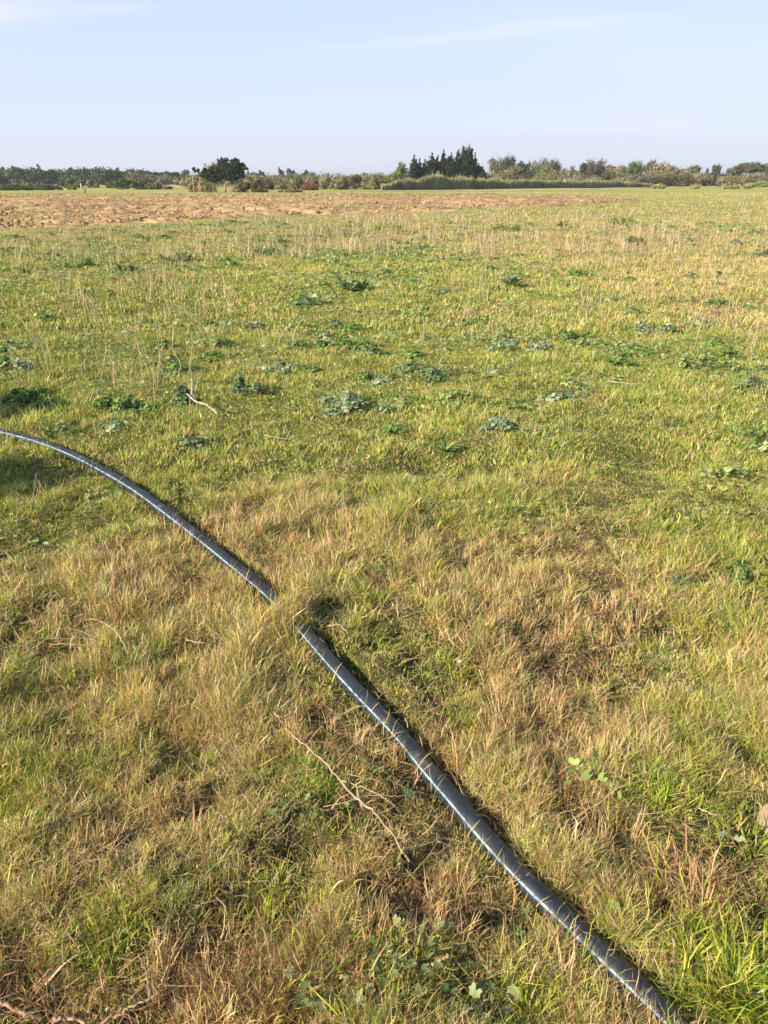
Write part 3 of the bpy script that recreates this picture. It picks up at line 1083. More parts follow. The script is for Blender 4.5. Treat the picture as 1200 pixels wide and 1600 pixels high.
# tiny ground leaves across the greener half of the field
g = Geo()
T = np.concatenate([sample_ground(1.0, 3.2, 420), sample_ground(3.2, 8, 700), sample_ground(8, 28, 190)])
x, y = T[:, 0], T[:, 1]
k = (rng.random(len(x)) < np.clip(.60 - dryness(x, y) * 1.2 + 2.6 * fbm(x, y, .55, 44) + 1.2 * fbm(x, y, 2.5, 45), 0, 1) * np.clip(y / 5, .18, 1)) & thin_out(x, y) & (plough_mask(x, y) < .01)
x, y = x[k], y[k]
n = len(x)
pal = np.concatenate([DEEP, LIME, GREY[:2]])
leaf_fan(g, np.stack([x, y, H(x, y) + rng.uniform(.015, .05, n)], -1), rng.uniform(.006, .015, n) * np.clip(y / 5, 1, 3.0), rng.uniform(0, 6.28, n),
         rng.normal(0, .5, n), pal[rng.integers(0, len(pal), n)] * rng.uniform(.75, 1.15, (n, 1)), lobes=2)
TC = np.concatenate([sample_ground(3.6, 9, 2.6), sample_ground(9, 30, 1.15)])
TC = TC[(plough_mask(TC[:, 0], TC[:, 1]) < .01) & (rng.random(len(TC)) < np.clip(.75 - .5 * dryness(TC[:, 0], TC[:, 1]) + vnoise(TC[:, 0], TC[:, 1], 2.5, 91), 0, 1))]
for (x0, y0) in TC:
    n = int(rng.integers(50, 200))
    Rr = rng.uniform(.06, .24) * (1 + y0 / 40)
    hh = rng.uniform(.02, .09)
    rr_ = np.abs(rng.normal(0, .5, n))
    aa = rng.uniform(0, 6.28, n)
    x, y = x0 + rr_ * Rr * np.cos(aa) * 1.2, y0 + rr_ * Rr * np.sin(aa) * .8
    k = thin_out(x, y)
    x, y, rr_, aa = x[k], y[k], rr_[k], aa[k]
    n = len(x)
    if n == 0:
        continue
    pl = (DEEP, GREY, LIME, BLUE, DEEP)[int(rng.integers(0, 5))]
    leaf_fan(g, np.stack([x, y, H(x, y) + .015 + hh * np.clip(1 - rr_ ** 2, .1, 1) * rng.uniform(.3, 1, n)], -1), rng.uniform(.007, .016, n) * (1 + y0 / 16), aa,
             rng.normal(-.45, .5, n), pl[rng.integers(0, len(pl), n)] * rng.uniform(.7, 1.2, (n, 1)), lobes=3)
o = g.build('ground_cover', M_LEAF)
tag(o, 'tiny green leaves of low herbs mixed into the meadow', 'ground cover', kind='stuff')

# ------------------------------------------------------------------ the pipe
pz_ = H(pipe_s[:, 0], pipe_s[:, 1])
sm = pz_.copy()
for c, r in MOUNDS:
    m = np.hypot(pipe_s[:, 0] - c[0], pipe_s[:, 1] - c[1]) < r * 2.4
    sm[m] = np.nan
ok = ~np.isnan(sm)
sm = np.interp(np.arange(len(sm)), np.arange(len(sm))[ok], sm[ok])
for _ in range(30):
    sm[1:-1] = .5 * sm[1:-1] + .25 * (sm[:-2] + sm[2:])
PP = np.stack([pipe_s[:, 0], pipe_s[:, 1], sm + PIPE_R - .004 + .016 * np.clip(1 - np.arange(len(sm)) / 45, 0, 1)], -1)


def pipe_material():
    m, n_, l = new_mat('black_polyethylene')
    geo = n_('ShaderNodeNewGeometry')
    no = n_('ShaderNodeTexNoise')
    no.inputs['Scale'].default_value = 38
    no.inputs['Detail'].default_value = 6
    l(geo.outputs['Position'], no.inputs['Vector'])
    n2 = n_('ShaderNodeTexNoise')
    n2.inputs['Scale'].default_value = 5
    n2.inputs['Detail'].default_value = 3
    l(geo.outputs['Position'], n2.inputs['Vector'])
    mx = n_('ShaderNodeMath')
    mx.operation = 'MULTIPLY'
    l(no.outputs['Fac'], mx.inputs[0])
    l(n2.outputs['Fac'], mx.inputs[1])
    cr = n_('ShaderNodeValToRGB')
    cr.color_ramp.elements[0].position = .18
    cr.color_ramp.elements[0].color = (.016, .023, .034, 1)
    cr.color_ramp.elements[1].position = .50
    cr.color_ramp.elements[1].color = (.16, .125, .085, 1)
    e_ = cr.color_ramp.elements.new(.33)
    e_.color = (.035, .037, .042, 1)
    l(mx.outputs[0], cr.inputs[0])
    p = n_('ShaderNodeBsdfPrincipled')
    l(cr.outputs[0], p.inputs['Base Color'])
    rr = n_('ShaderNodeMapRange')
    rr.inputs['To Min'].default_value = .30
    rr.inputs['To Max'].default_value = .62
    l(no.outputs['Fac'], rr.inputs['Value'])
    l(rr.outputs[0], p.inputs['Roughness'])
    p.inputs['Specular IOR Level'].default_value = .5
    b = n_('ShaderNodeBump')
    b.inputs['Strength'].default_value = .25
    b.inputs['Distance'].default_value = .002
    l(no.outputs['Fac'], b.inputs['Height'])
    l(b.outputs[0], p.inputs['Normal'])
    o_ = n_('ShaderNodeOutputMaterial')
    l(p.outputs[0], o_.inputs['Surface'])
    return m


def stripe_material():
    m, n_, l = new_mat('blue_stripe')
    geo = n_('ShaderNodeNewGeometry')
    no = n_('ShaderNodeTexNoise')
    no.inputs['Scale'].default_value = 60
    no.inputs['Detail'].default_value = 5
    l(geo.outputs['Position'], no.inputs['Vector'])
    cr = n_('ShaderNodeValToRGB')
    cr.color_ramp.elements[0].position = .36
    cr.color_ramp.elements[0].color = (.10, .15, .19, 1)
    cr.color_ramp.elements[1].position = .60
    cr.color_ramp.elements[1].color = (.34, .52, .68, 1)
    l(no.outputs['Fac'], cr.inputs[0])
    p = n_('ShaderNodeBsdfPrincipled')
    l(cr.outputs[0], p.inputs['Base Color'])
    p.inputs['Roughness'].default_value = .32
    o_ = n_('ShaderNodeOutputMaterial')
    l(p.outputs[0], o_.inputs['Surface'])
    return m


def sweep(pts, r, a0, a1, na_, r_jit=0):
    t = np.gradient(pts, axis=0)
    t /= np.linalg.norm(t, axis=1)[:, None]
    up_ = np.array([0, 0, 1.0])
    s = np.cross(up_, t)
    s /= np.linalg.norm(s, axis=1)[:, None]
    u = np.cross(t, s)
    if np.sum(s[:, :2] @ np.array([SUN_TRAVEL.x, SUN_TRAVEL.y])) > 0:
        s = -s                                             # s points to the sunny side
    full = abs(a1 - a0) > 6.2
    a = np.linspace(a0, a1, na_, endpoint=not full)
    V = pts[:, None] + r * (np.cos(a)[None, :, None] * u[:, None] + np.sin(a)[None, :, None] * s[:, None])
    n_ = len(pts)
    i_ = np.arange(n_ - 1)[:, None] * na_
    j_ = np.arange(na_ if full else na_ - 1)[None, :]
    jn_ = (j_ + 1) % na_
    return V.reshape(-1, 3), np.stack([i_ + j_, i_ + jn_, i_ + na_ + jn_, i_ + na_ + j_], -1).reshape(-1, 4)


pr = empty('water_pipe', tuple(PP[60]))
tag(pr, 'black plastic water pipe with a pale blue stripe lying across the grass', 'pipe')
V, q = sweep(PP, PIPE_R, 0, 2 * math.pi, 28)
caps = np.array([list(range(28)), [len(V) - 28 + k_ for k_ in range(28)]])
o = np_mesh('tube', V - PP[60], [q, caps], pipe_material(), None, pr, smooth=True)
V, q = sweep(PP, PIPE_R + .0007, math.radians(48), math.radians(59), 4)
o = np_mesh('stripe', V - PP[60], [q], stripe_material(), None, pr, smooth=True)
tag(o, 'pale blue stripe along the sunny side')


# ------------------------------------------------------------------ dry twigs and stems, the stone
def polyline3(P2, z, n_=8, wob=.006):
    pts = []
    for k_, (px, py) in enumerate(P2):
        zz = z[k_] if isinstance(z, (list, tuple)) else z
        p = at(px, py, zz + .0)
        p[2] = max(zz, 0) + float(H(np.array([p[0]]), np.array([p[1]]))[0])
        pts.append(p)
    P = catmull(np.array(pts), n_)
    P[1:-1] += rng.normal(0, wob * .25, (len(P) - 2, 3))
    return P


def twig(label, branches, col=(.55, .42, .30), name='dry_twig', cat='twig', mat=None, group=None):
    root = empty(name, tuple(at(*branches[0][0][0], 0)))
    rl = np.array(root.location)
    tag(root, label, cat, group)
    for k_, (P2, z, r0, r1) in enumerate(branches):
        g_ = Geo()
        P = polyline3(P2, z) - rl
        g_.tube(P - np.array([0, 0, .012]), (.95 if P2[0][1] > 900 else 1.25) * np.linspace(r0, r1, len(P)) * (1 + .12 * rng.normal(0, 1, len(P))).clip(.7, 1.3), np.array(col) * np.array([.80, .78, .74]) * np.repeat(rng.uniform(.6, 1.15, (len(P), 1)), 6, axis=0), 6)
        g_.build('main_stem' if k_ == 0 else 'side_branch', mat or M_STRAW, root, smooth=True)
    return root


twig('long bare twig lying diagonally in the grass left of the pipe', [
    ([(428, 1112), (455, 1148), (500, 1195), (550, 1245), (590, 1288), (640, 1345)], [.07, .085, .09, .09, .085, .05], .0018, .0032),
    ([(535, 1225), (575, 1235), (610, 1252), (635, 1278)], [.085, .09, .09, .06], .0018, .0008),
    ([(555, 1250), (590, 1244), (630, 1240), (655, 1232)], [.08, .085, .09, .08], .0014, .0007),
    ([(545, 1215), (590, 1225), (600, 1230)], [.08, .08, .07], .0012, .0007)], (.62, .46, .32))
twig('white forked twig standing out of the weeds above the pipe bend', [
    ([(292, 613), (305, 622), (325, 632), (342, 646)], [.12, .11, .08, .03], .0045, .0055),
    ([(299, 618), (300, 590), (296, 568)], [.11, .17, .22], .003, .0014),
    ([(302, 618), (309, 590), (307, 575)], [.11, .15, .19], .0025, .0012)], (.72, .66, .56))
twig('pale bent stem leaning beside the white forked twig', [
    ([(272, 590), (281, 570), (281, 560), (272, 548), (262, 535)], [.02, .08, .12, .16, .2], .0035, .0014),
    ([(255, 590), (250, 560), (246, 520), (243, 500)], [.01, .08, .18, .24], .003, .0012)], (.60, .52, .38))
twig('two tall pale stalks rising in the straw on the left', [
    ([(238, 600), (228, 570), (216, 545), (210, 520)], [.01, .08, .15, .22], .003, .0012),
    ([(200, 540), (195, 520), (190, 505)], [.01, .1, .16], .003, .0012)], (.58, .48, .34))
twig('arched straw stems bending over the grass at the left', [
    ([(202, 1030), (195, 1000), (178, 972), (150, 955), (130, 952)], [.02, .07, .10, .12, .11], .002, .001),
    ([(202, 1028), (165, 1010), (125, 1000), (75, 990)], [.02, .06, .09, .10], .002, .0008),
    ([(160, 995), (130, 983), (70, 984)], [.06, .08, .09], .0016, .0008),
    ([(150, 985), (115, 968), (85, 972)], [.07, .09, .09], .0014, .0008)], (.66, .54, .34), 'dry_straw', 'straw')
twig('bleached root lying at the bottom left corner', [
    ([(-20, 1550), (0, 1561), (30, 1573), (62, 1583)], [.03, .035, .035, .02], .004, .0045),
    ([(78, 1598), (88, 1588), (110, 1588), (135, 1600)], [.02, .035, .035, .02], .004, .0035)], (.60, .40, .28))
twig('forked dry twig rising from the straw at the lower left', [
    ([(180, 1590), (205, 1568), (235, 1553), (252, 1525), (266, 1498)], [.02, .05, .06, .07, .08], .003, .0012),
    ([(232, 1550), (228, 1520), (216, 1490)], [.05, .07, .08], .002, .001)], (.52, .38, .26))
twig('short broken straw stem near the bottom left of the mallow patch', [
    ([(532, 1525), (560, 1513), (585, 1505), (606, 1497)], [.05, .055, .055, .05], .0035, .002),
    ([(556, 1512), (562, 1500), (573, 1485)], [.055, .06, .07], .002, .001)], (.62, .56, .30), 'dry_straw', 'straw')
twig('short thick dry stick above the mallow leaves', [
    ([(676, 1500), (690, 1492), (702, 1484)], [.07, .075, .08], .004, .003)], (.66, .50, .30))
twig('leaning dry stem among the mallow leaves by the bottom edge', [
    ([(720, 1572), (740, 1556), (765, 1542)], [.06, .07, .07], .003, .0018)], (.64, .48, .34))
twig('crooked twig in the straw right of the pipe', [
    ([(895, 1268), (920, 1252), (950, 1236), (962, 1215), (960, 1195)], [.02, .04, .05, .06, .08], .0025, .001),
    ([(950, 1236), (975, 1228), (995, 1230)], [.05, .06, .05], .0018, .0009)], (.55, .42, .28))
twig('pale straw stem lying on the grass near the right edge', [
    ([(1090, 1272), (1110, 1280), (1128, 1284)], [.06, .06, .055], .002, .0012)], (.68, .60, .36), 'dry_straw', 'straw')
twig('long pale straw lying in the green grass at the right', [
    ([(948, 596), (985, 598), (1022, 600)], [.04, .05, .04], .004, .002)], (.70, .58, .36), 'dry_straw', 'straw')
twig('dead twig lying flat right of the white forked twig', [
    ([(412, 672), (435, 677), (452, 678), (475, 672)], [.04, .05, .05, .05], .003, .0015)], (.66, .54, .42))
twig('reddish upright twigs by the left edge below the pipe', [
    ([(26, 820), (26, 795), (25, 768)], [.02, .08, .14], .0022, .001),
    ([(30, 815), (50, 780), (58, 740)], [.02, .1, .2], .0022, .001),
    ([(61, 775), (60, 755), (59, 735)], [.02, .08, .15], .002, .001)], (.50, .36, .26))
twig('thin dark branch standing in the tall straw at the right', [
    ([(1126, 500), (1112, 482), (1097, 462), (1085, 448)], [.02, .1, .2, .3], .006, .002),
    ([(1112, 482), (1105, 478), (1098, 480)], [.1, .12, .12], .003, .0015)], (.26, .18, .13))
twig('dry stem bent over the pipe at its covered middle', [
    ([(512, 972), (528, 974), (540, 986), (548, 998)], [.07, .09, .08, .04], .003, .002)], (.55, .42, .28), 'dry_straw', 'straw')
twig('short twig lying on the grass right of the arched stems', [
    ([(288, 976), (305, 982), (320, 989)], [.08, .08, .07], .0022, .0012)], (.70, .62, .42))


def dry_weed(px, py, hpx, label, seed):
    r_ = np.random.default_rng(seed)
    c = at(px, py)
    base = np.array([c[0], c[1], float(H(np.array([c[0]]), np.array([c[1]]))[0])])
    hh = hpx / F * depth(c[1]) * 1.05
    root = empty('dry_weed', base)
    tag(root, label, 'dead weed')
    g_ = Geo()
    gb_ = Geo()
    for k_ in range(3):
        a_ = r_.uniform(0, 6.28)
        ln = hh * r_.uniform(.7, 1.05)
        t_ = np.linspace(0, 1, 7)
        P = np.stack([np.cos(a_) * ln * .28 * t_ ** 1.5 + r_.normal(0, .004, 7), np.sin(a_) * ln * .2 * t_ ** 1.5, ln * t_ - .01], -1)
        g_.tube(P, np.linspace(.0028, .0012, 7), np.array([.52, .43, .29]) * r_.uniform(.8, 1.1), 5)
        for q_ in range(6):
            s_ = P[int(r_.integers(2, 7))]
            b_ = r_.uniform(0, 6.28)
            l_ = ln * r_.uniform(.1, .24)
            e_ = s_ + np.array([math.cos(b_) * l_ * .6, math.sin(b_) * l_ * .6, l_ * .8])
            gb_.tube(np.array([s_, (s_ + e_) / 2 + np.array([0, 0, -.006]), e_]), [.0016, .0013, .0008], np.array([.56, .46, .30]) * r_.uniform(.8, 1.1), 4)
    g_.build('main_stem', M_STRAW, root)
    gb_.build('side_branch', M_STRAW, root)


for k_, (a_, b_, h_, l_) in enumerate((
        (212, 560, 70, 'dead branching weed in the pinkish straw at the left'), (246, 610, 84, 'tall dead weed left of the white forked twig'),
        (180, 600, 60, 'dead weed standing left of the tallest dead stalks'), (60, 560, 66, 'lone dead weed near the left edge above the green mats'),
        (330, 560, 54, 'dead weed beyond and right of the white forked twig'), (150, 510, 50, 'dead weed far left, behind the branching one'),
        (360, 500, 48, 'reddish dead weed in the left middle distance'), (270, 505, 54, 'dead weed farthest back in the left straw patch'),
        (1010, 480, 46, 'dead weed at the left end of the tall straw on the right'), (1150, 450, 44, 'dead weed among the tall straw near the right edge'),
        (1060, 430, 38, 'small dead weed at the back of the tall straw on the right'), (1170, 560, 70, 'tall dead weed at the right edge above the pale green weed'),
        (625, 650, 40, 'short dead weed right of the largest silvery mallow'), (845, 655, 44, 'dead weed behind the pinkish straw on the right'),
        (725, 500, 40, 'thin dead weed in the middle distance right of centre'))):
    dry_weed(a_, b_, h_, l_, 300 + k_)


def stone(px, py, sx, sy, sz, label):
    import bmesh
    bm = bmesh.new()
    bmesh.ops.create_icosphere(bm, subdivisions=4, radius=1)
    r = np.random.default_rng(5)
    ax = r.normal(0, 1, (9, 3))
    ax /= np.linalg.norm(ax, axis=1)[:, None]
    lim = r.uniform(.62, .9, 9)
    for v in bm.verts:
        p = np.array(v.co)
        for a_, l_ in zip(ax, lim):
            dd = p @ a_
            if dd > l_:
                p = p - a_ * (dd - l_) * .85
        p = p * (1 + .03 * math.sin(p[0] * 9 + p[1] * 7) * math.cos(p[2] * 8))
        v.co = Vector(p * np.array([sx, sy, sz]))
    me = bpy.data.meshes.new('stone')
    bm.to_mesh(me)
    bm.free()
    for p in me.polygons:
        p.use_smooth = True
    me.materials.append(M_STONE)
    o_ = bpy.data.objects.new('stone', me)
    COL.objects.link(o_)
    c = at(px, py)
    o_.location = (c[0], c[1], float(H(np.array([c[0]]), np.array([c[1]]))[0]) + sz * .45)
    tag(o_, label, 'stone')


stone(1212, 1296, .055, .05, .065, 'tan stone half sunk in the grass at the right edge')


# ------------------------------------------------------------------ trees
def quads(centers, size, nrm_bias, r_, flat=.0):
    n_ = len(centers)
    u = r_.normal(0, 1, (n_, 3))
    if nrm_bias is not None:
        # leaves hang round the outward direction, so the crown catches light like a volume
        nrm = nrm_bias + .55 * r_.normal(0, 1, (n_, 3))
        nrm /= np.linalg.norm(nrm, axis=1)[:, None] + 1e-6
        u -= nrm * np.sum(u * nrm, 1)[:, None]
        u /= np.linalg.norm(u, axis=1)[:, None] + 1e-6
        v = np.cross(nrm, u)
    else:
        u /= np.linalg.norm(u, axis=1)[:, None]
        v = np.cross(u, r_.normal(0, 1, (n_, 3)))
        v /= np.linalg.norm(v, axis=1)[:, None]
    s = (size * r_.uniform(.6, 1.3, n_))[:, None]
    V = np.stack([centers - u * s, centers + v * s * .55, centers + u * s, centers - v * s * .55], 1)
    return V.reshape(-1, 3), (np.arange(n_) * 4)[:, None] + np.arange(4)[None]


def crown_cloud(blobs, n_, leaf, col, r_, clump=.30, var=.16, holes=.0):
    """leaf-sized faces in clumps over a list of ellipsoids (cx,cy,cz,rx,ry,rz)"""
    B = np.array(blobs, float)
    vol = (B[:, 3] * B[:, 4] * B[:, 5]) ** .67
    nb = np.maximum((vol / vol.sum() * n_ * 2.6).astype(int), 40)
    VV, FF, CC, off = [], [], [], 0
    for b, m in zip(B, nb):
        nc = max(8, m // 26)
        d = r_.normal(0, 1, (nc, 3))
        d /= np.linalg.norm(d, axis=1)[:, None]
        rad = r_.uniform(.12, 1.0, nc) ** .55
        cc = d * rad[:, None] * .86
        per = r_.integers(0, nc, m)
        p = cc[per] + r_.normal(0, clump * .55, (m, 3))
        nrm = p / (np.linalg.norm(p, axis=1)[:, None] + 1e-6)
        pos = b[:3] + p * b[3:6]
        tint = 1 + var * r_.normal(0, 1, (nc, 1))
        c_ = np.clip(np.array(col) * 1.15 * tint[per] * (1 + .12 * r_.normal(0, 1, (m, 1))), .006, .7)
        V_, F_ = quads(pos, np.full(m, leaf * 1.15), nrm, r_)
        VV.append(V_)
        FF.append(F_ + off)
        CC.append(np.repeat(c_, 4, axis=0))
        off += len(V_)
    return np.concatenate(VV), np.concatenate(FF), np.concatenate(CC)


BARK = (.16, .12, .09)


def tree(name, label, cat, px, top, wpx, dist, col, style='round', seed=0, n_=1500, leaf=None, group=None, trunkf=None, bark=BARK, lean=0, blobs=None, depthf=.8):
    r_ = np.random.default_rng(1000 + int(px * 7) + seed)
    X = x_at(px, dist)
    hgt = height_at(top, dist)
    w = wpx / F * depth(dist)
    base = np.array([X, dist, float(H(np.array([X]), np.array([dist]))[0]) - .05])
    hgt = max(hgt - base[2], .4)
    root = empty(name, base)
    tag(root, label, cat, group)
    leaf = leaf or max(.075, dist * .00085)
    hw = w / 2
    if blobs is None:
        blobs = []
        if style == 'round':
            tf = .25 if trunkf is None else trunkf
            zc = hgt * (tf + (1 - tf) * .5)
            rz = hgt * (1 - tf) * .5
            blobs.append((0, 0, zc, hw * .92, hw * depthf * .9, rz * .97))
            blobs.append((0, 0, hgt * .25, hw * .75, hw * depthf * .7, hgt * .27))
            for k_ in range(7):
                a_ = k_ / 7 * 6.28 + r_.uniform(-.4, .4)
                q_ = r_.uniform(.45, .62)
                blobs.append((math.cos(a_) * hw * .5, math.sin(a_) * hw * .5 * depthf, zc + rz * r_.uniform(-.5, .5), hw * q_, hw * q_ * depthf, rz * q_))
        elif style == 'bush':
            zc = hgt * .42
            blobs.append((0, 0, zc, hw * .85, hw * depthf * .85, hgt * .55))
            for k_ in range(6):
                a_ = k_ / 6 * 6.28 + r_.uniform(-.4, .4)
                blobs.append((math.cos(a_) * hw * .55, math.sin(a_) * hw * .5 * depthf, hgt * r_.uniform(.22, .6), hw * .48, hw * .48 * depthf, hgt * .34))
        elif style == 'cypress':
            m = 9
            for k_ in range(m):
                t_ = k_ / (m - 1)
                rr = hw * 1.4 * (1 - t_ ** 2.2) * (.9 + .2 * r_.random()) + hw * .12
                blobs.append((r_.normal(0, hw * .08), r_.normal(0, hw * .08), hgt * (.06 + .88 * t_), rr, rr, hgt * .10))
        elif style == 'feather':
            for k_ in range(7):
                blobs.append((r_.normal(0, hw * .38), r_.normal(0, hw * .38), hgt * r_.uniform(.4, .86), hw * .36, hw * .36, hgt * .2))
            n_ = int(n_ * .6)
        elif style == 'umbrella':
            blobs.append((0, 0, hgt * .78, hw * .95, hw * .85, hgt * .20))
            for k_ in range(6):
                a_ = k_ / 6 * 6.28
                blobs.append((math.cos(a_) * hw * .55, math.sin(a_) * hw * .5, hgt * r_.uniform(.62, .76), hw * .45, hw * .42, hgt * .16))
    V_, F_, C_ = crown_cloud(blobs, n_, leaf, col, r_)
    np_mesh('crown', V_, [F_], M_TREE, C_, root)
    g_ = Geo()
    r0 = max(hgt * .028, .05)
    topz = hgt * (.9 if style == 'cypress' else .62)
    tp = [(0, 0, 0), (lean * .3 * hw, 0, topz * .35), (lean * hw, 0, topz * .7), (lean * 1.2 * hw, 0, topz)]
    g_.tube(np.array(tp), [r0 * 1.4, r0, r0 * .7, r0 * .3], bark, 7)
    if style != 'cypress':
        for b in blobs[1:6]:
            e = np.array(b[:3])
            s = np.array([lean * .5 * hw, 0, min(hgt * .28, e[2] * .6)])
            mid = (s + e) / 2 + np.array([0, 0, -hgt * .03])
            g_.tube(np.array([s, mid, e]), [r0 * .6, r0 * .42, r0 * .15], bark, 5)
    g_.build('trunk', M_BARK, root)
    return root


DKG = (.045, .07, .035)
MDG = (.075, .105, .05)
OLV = (.19, .19, .095)
TAN = (.22, .205, .115)
PNK = (.29, .225, .14)
LGR = (.17, .21, .07)
GRY = (.17, .165, .12)
CYP = (.022, .034, .020)
BRN = (.13, .12, .065)

# --- left: the dark wood at the back
lw = [(4, 262, 60), (38, 259, 58), (70, 264, 50), (96, 263, 52), (128, 261, 50), (150, 265, 46), (180, 264, 40), (212, 262, 46), (238, 268, 52), (262, 268, 42),
      (-40, 262, 70), (-90, 261, 80)]
lbl = ['dark tree crown at the left edge of the distant wood', 'dark tree with the pointed top near the left edge of the distant wood',
       'dark tree of the left wood, right of the pointed one', 'dark tree left of the thin feathery crown in the left wood',
       'dark tree right of the thin feathery crown in the left wood', 'flat topped dark tree in the middle of the left wood',
       'dark tree just left of the big domed crown in the left wood', 'dark tree just right of the big domed crown in the left wood',
       'dark tree sloping down towards the right end of the left wood', 'last low dark tree at the right end of the left wood',
       'dark wood tree off the left side', 'farthest dark wood tree off the left side']
for (a_, b_, c_), l_ in zip(lw, lbl):
    tree('wood_tree', l_, 'tree', a_, b_, c_, 210 + (a_ % 7) * 3, DKG if (a_ // 10) % 3 else MDG, 'round', n_=1500, trunkf=.02, leaf=.26, group='dark trees of the wood on the left')
tree('domed_tree', 'big domed dark crown rising from the left wood', 'tree', 163, 260, 66, 190, (.055, .085, .04), 'round', n_=2200, trunkf=.05, leaf=.24)
for (a_, b_, c_, l_) in ((62, 257.5, 24, 'thin feathery brownish treetop above the left wood'), (8, 258, 22, 'thin feathery treetop at the left edge above the wood'),
                         (118, 263, 26, 'low feathery treetop in the middle of the left wood'),
                         (188, 260, 10, 'slim pointed treetop right of the domed crown'), (275, 267, 18, 'small slim grey tree at the right end of the wood'),
                         (295, 265, 22, 'small dark rounded tree just left of the large dark pine')):
    tree('slender_tree', l_, 'tree', a_, b_, c_, 225, (.12, .12, .075), 'feather', n_=800, leaf=.2)
for (a_, b_, c_, d_, l_, col_) in ((250, 271, 60, 200, 'low brown scrub under the right end of the wood', GRY), (300, 272, 70, 170, 'low olive scrub behind the large pine on its left', OLV),
                                   (210, 268, 60, 190, 'brown leafless tree in front of the right part of the wood', BRN)):
    tree('scrub_bush', l_, 'bush', a_, b_, c_, d_, col_, 'bush', n_=900, leaf=.2)
# --- left: nearer bushes and hedge
for (a_, b_, c_, d_, col_, l_) in (
        (20, 286, 70, 118, MDG, 'hedge bush at the left edge in front of the wood'),
        (66, 287, 60, 120, (.07, .09, .04), 'dark hedge bush second from the left edge'),
        (44, 284, 26, 121, LGR, 'rounded green hedge bush poking above the left hedge'),
        (-50, 285, 80, 118, MDG, 'hedge bush beyond the left edge'),
        (105, 279, 30, 150, MDG, 'sloping green bush beside the pale field at the left'),
        (120, 276, 34, 150, (.09, .11, .06), 'grey green rounded bush behind the pale post'),
        (146, 279, 22, 150, GRY, 'small grey green round bush right of the pale post'),
        (112, 288, 16, 122, LGR, 'small round green bush in front of the pale field'),
        (174, 281, 20, 140, MDG, 'small green bush left of the tall green pair'),
        (192, 276, 32, 128, (.09, .13, .05), 'tall green bush, left of the pair by the pale field'),
        (218, 283, 30, 126, (.06, .09, .03), 'dark green bush, middle of the row by the pale field'),
        (242, 284, 30, 126, (.10, .13, .04), 'bright green bush at the right end of the row by the pale field'),
        (262, 290, 16, 125, GRY, 'small pale bush left of the sandy bank')):
    tree('green_bush', l_, 'bush', a_, b_, c_, d_, col_, 'bush', n_=900, leaf=.13)

# --- the large dark pine with its lighter neighbour
PD = 100.0
pscale = depth(PD) / F


def pb(px, py, rx, ry, ddy=0):
    return (x_at(px, PD) - x_at(352, PD), ddy, height_at(py, PD), rx * pscale, rx * pscale * .9, ry * pscale)


tree('dark_pine', 'large dark wind shaped pine standing alone at the far field edge', 'tree', 352, 247, 80, PD, (.030, .045, .022), n_=5200, leaf=.10, lean=.10, bark=(.30, .22, .15),
     blobs=[pb(360, 266, 17, 13), pb(372, 257, 12, 8), pb(352, 256, 10, 7), pb(377, 265, 8, 8), pb(366, 277, 11, 6), pb(347, 272, 10, 9), pb(354, 250, 4, 3),
            pb(383, 256, 4, 3), pb(331, 275, 11, 7), pb(320, 271, 9, 6), pb(310, 266, 5, 4), pb(336, 280, 11, 5), pb(345, 251, 4, 3), pb(343, 264, 11, 9), pb(330, 268, 8, 6), pb(386, 262, 4, 3), pb(372, 248, 5, 3.5), pb(358, 249, 3, 3.5), pb(350, 247.5, 2.5, 2.5), pb(306, 263, 3, 3), pb(306, 263, 3, 3), pb(322, 264, 5, 3), pb(380, 273, 6, 4), pb(368, 250, 9, 3)])
tree('leafless_tree', 'pinkish leafless tree behind the dark pine', 'tree', 334, 253, 26, PD + 3, (.34, .27, .20), 'round', n_=900, leaf=.09, trunkf=.35)
for (a_, b_, c_, d_, col_, l_) in ((302, 280, 20, 103, PNK, 'reddish dry bush left of the pine trunk'), (318, 279, 24, 101, (.34, .26, .15), 'straw coloured bush just left of the pine trunk'),
                                   (325, 284, 16, 99, OLV, 'small olive bush at the foot of the pine on its left'),
                                   (370, 290, 16, 98, PNK, 'pinkish dry bush under the right side of the pine'),
                                   (383, 282, 22, 99, (.10, .095, .045), 'dark brown bush at the foot of the pine on its right'),
                                   (405, 296, 28, 98, (.07, .06, .035), 'flat dark bramble right of the pine at the field edge'),
                                   (455, 298, 46, 98, (.14, .12, .06), 'low brown strip of scrub at the field edge right of the pine')):
    tree('dry_bush', l_, 'bush', a_, b_, c_, d_, col_, 'bush', n_=900, leaf=.09)
# --- centre: row of olive brown bushes
cr_ = [(398, 271, 34, TAN, 'tan bush at the left end of the brown centre row'), (416, 274, 30, (.22, .16, .12), 'brownish pink bush second in the centre row'),
       (440, 272, 34, TAN, 'olive tan bush third in the centre row'), (462, 272, 30, OLV, 'grey olive bush fourth in the centre row'),
       (484, 272, 34, TAN, 'broad tan bush above the rust coloured thicket'), (508, 271, 28, (.26, .25, .15), 'pale olive bush right of the rust coloured thicket'),
       (530, 271, 32, TAN, 'brown bush in the middle of the centre row'), (553, 270, 26, BRN, 'darkest brown bush of the centre row'),
       (572, 271, 28, TAN, 'tan bush left of the green end of the centre row'), (592, 269, 34, (.22, .20, .12), 'large tan bush beside the green domed tree')]
for k_, (a_, b_, c_, col_, l_) in enumerate(cr_):
    tree('brown_bush', l_, 'bush', a_, b_, c_, 122 + (k_ % 3) * 4, col_, 'bush', n_=1300, leaf=.11)
tree('rust_thicket', 'rust coloured low thicket in the brown centre row', 'bush', 484, 286, 34, 117, (.20, .085, .055), 'bush', n_=900, leaf=.10)
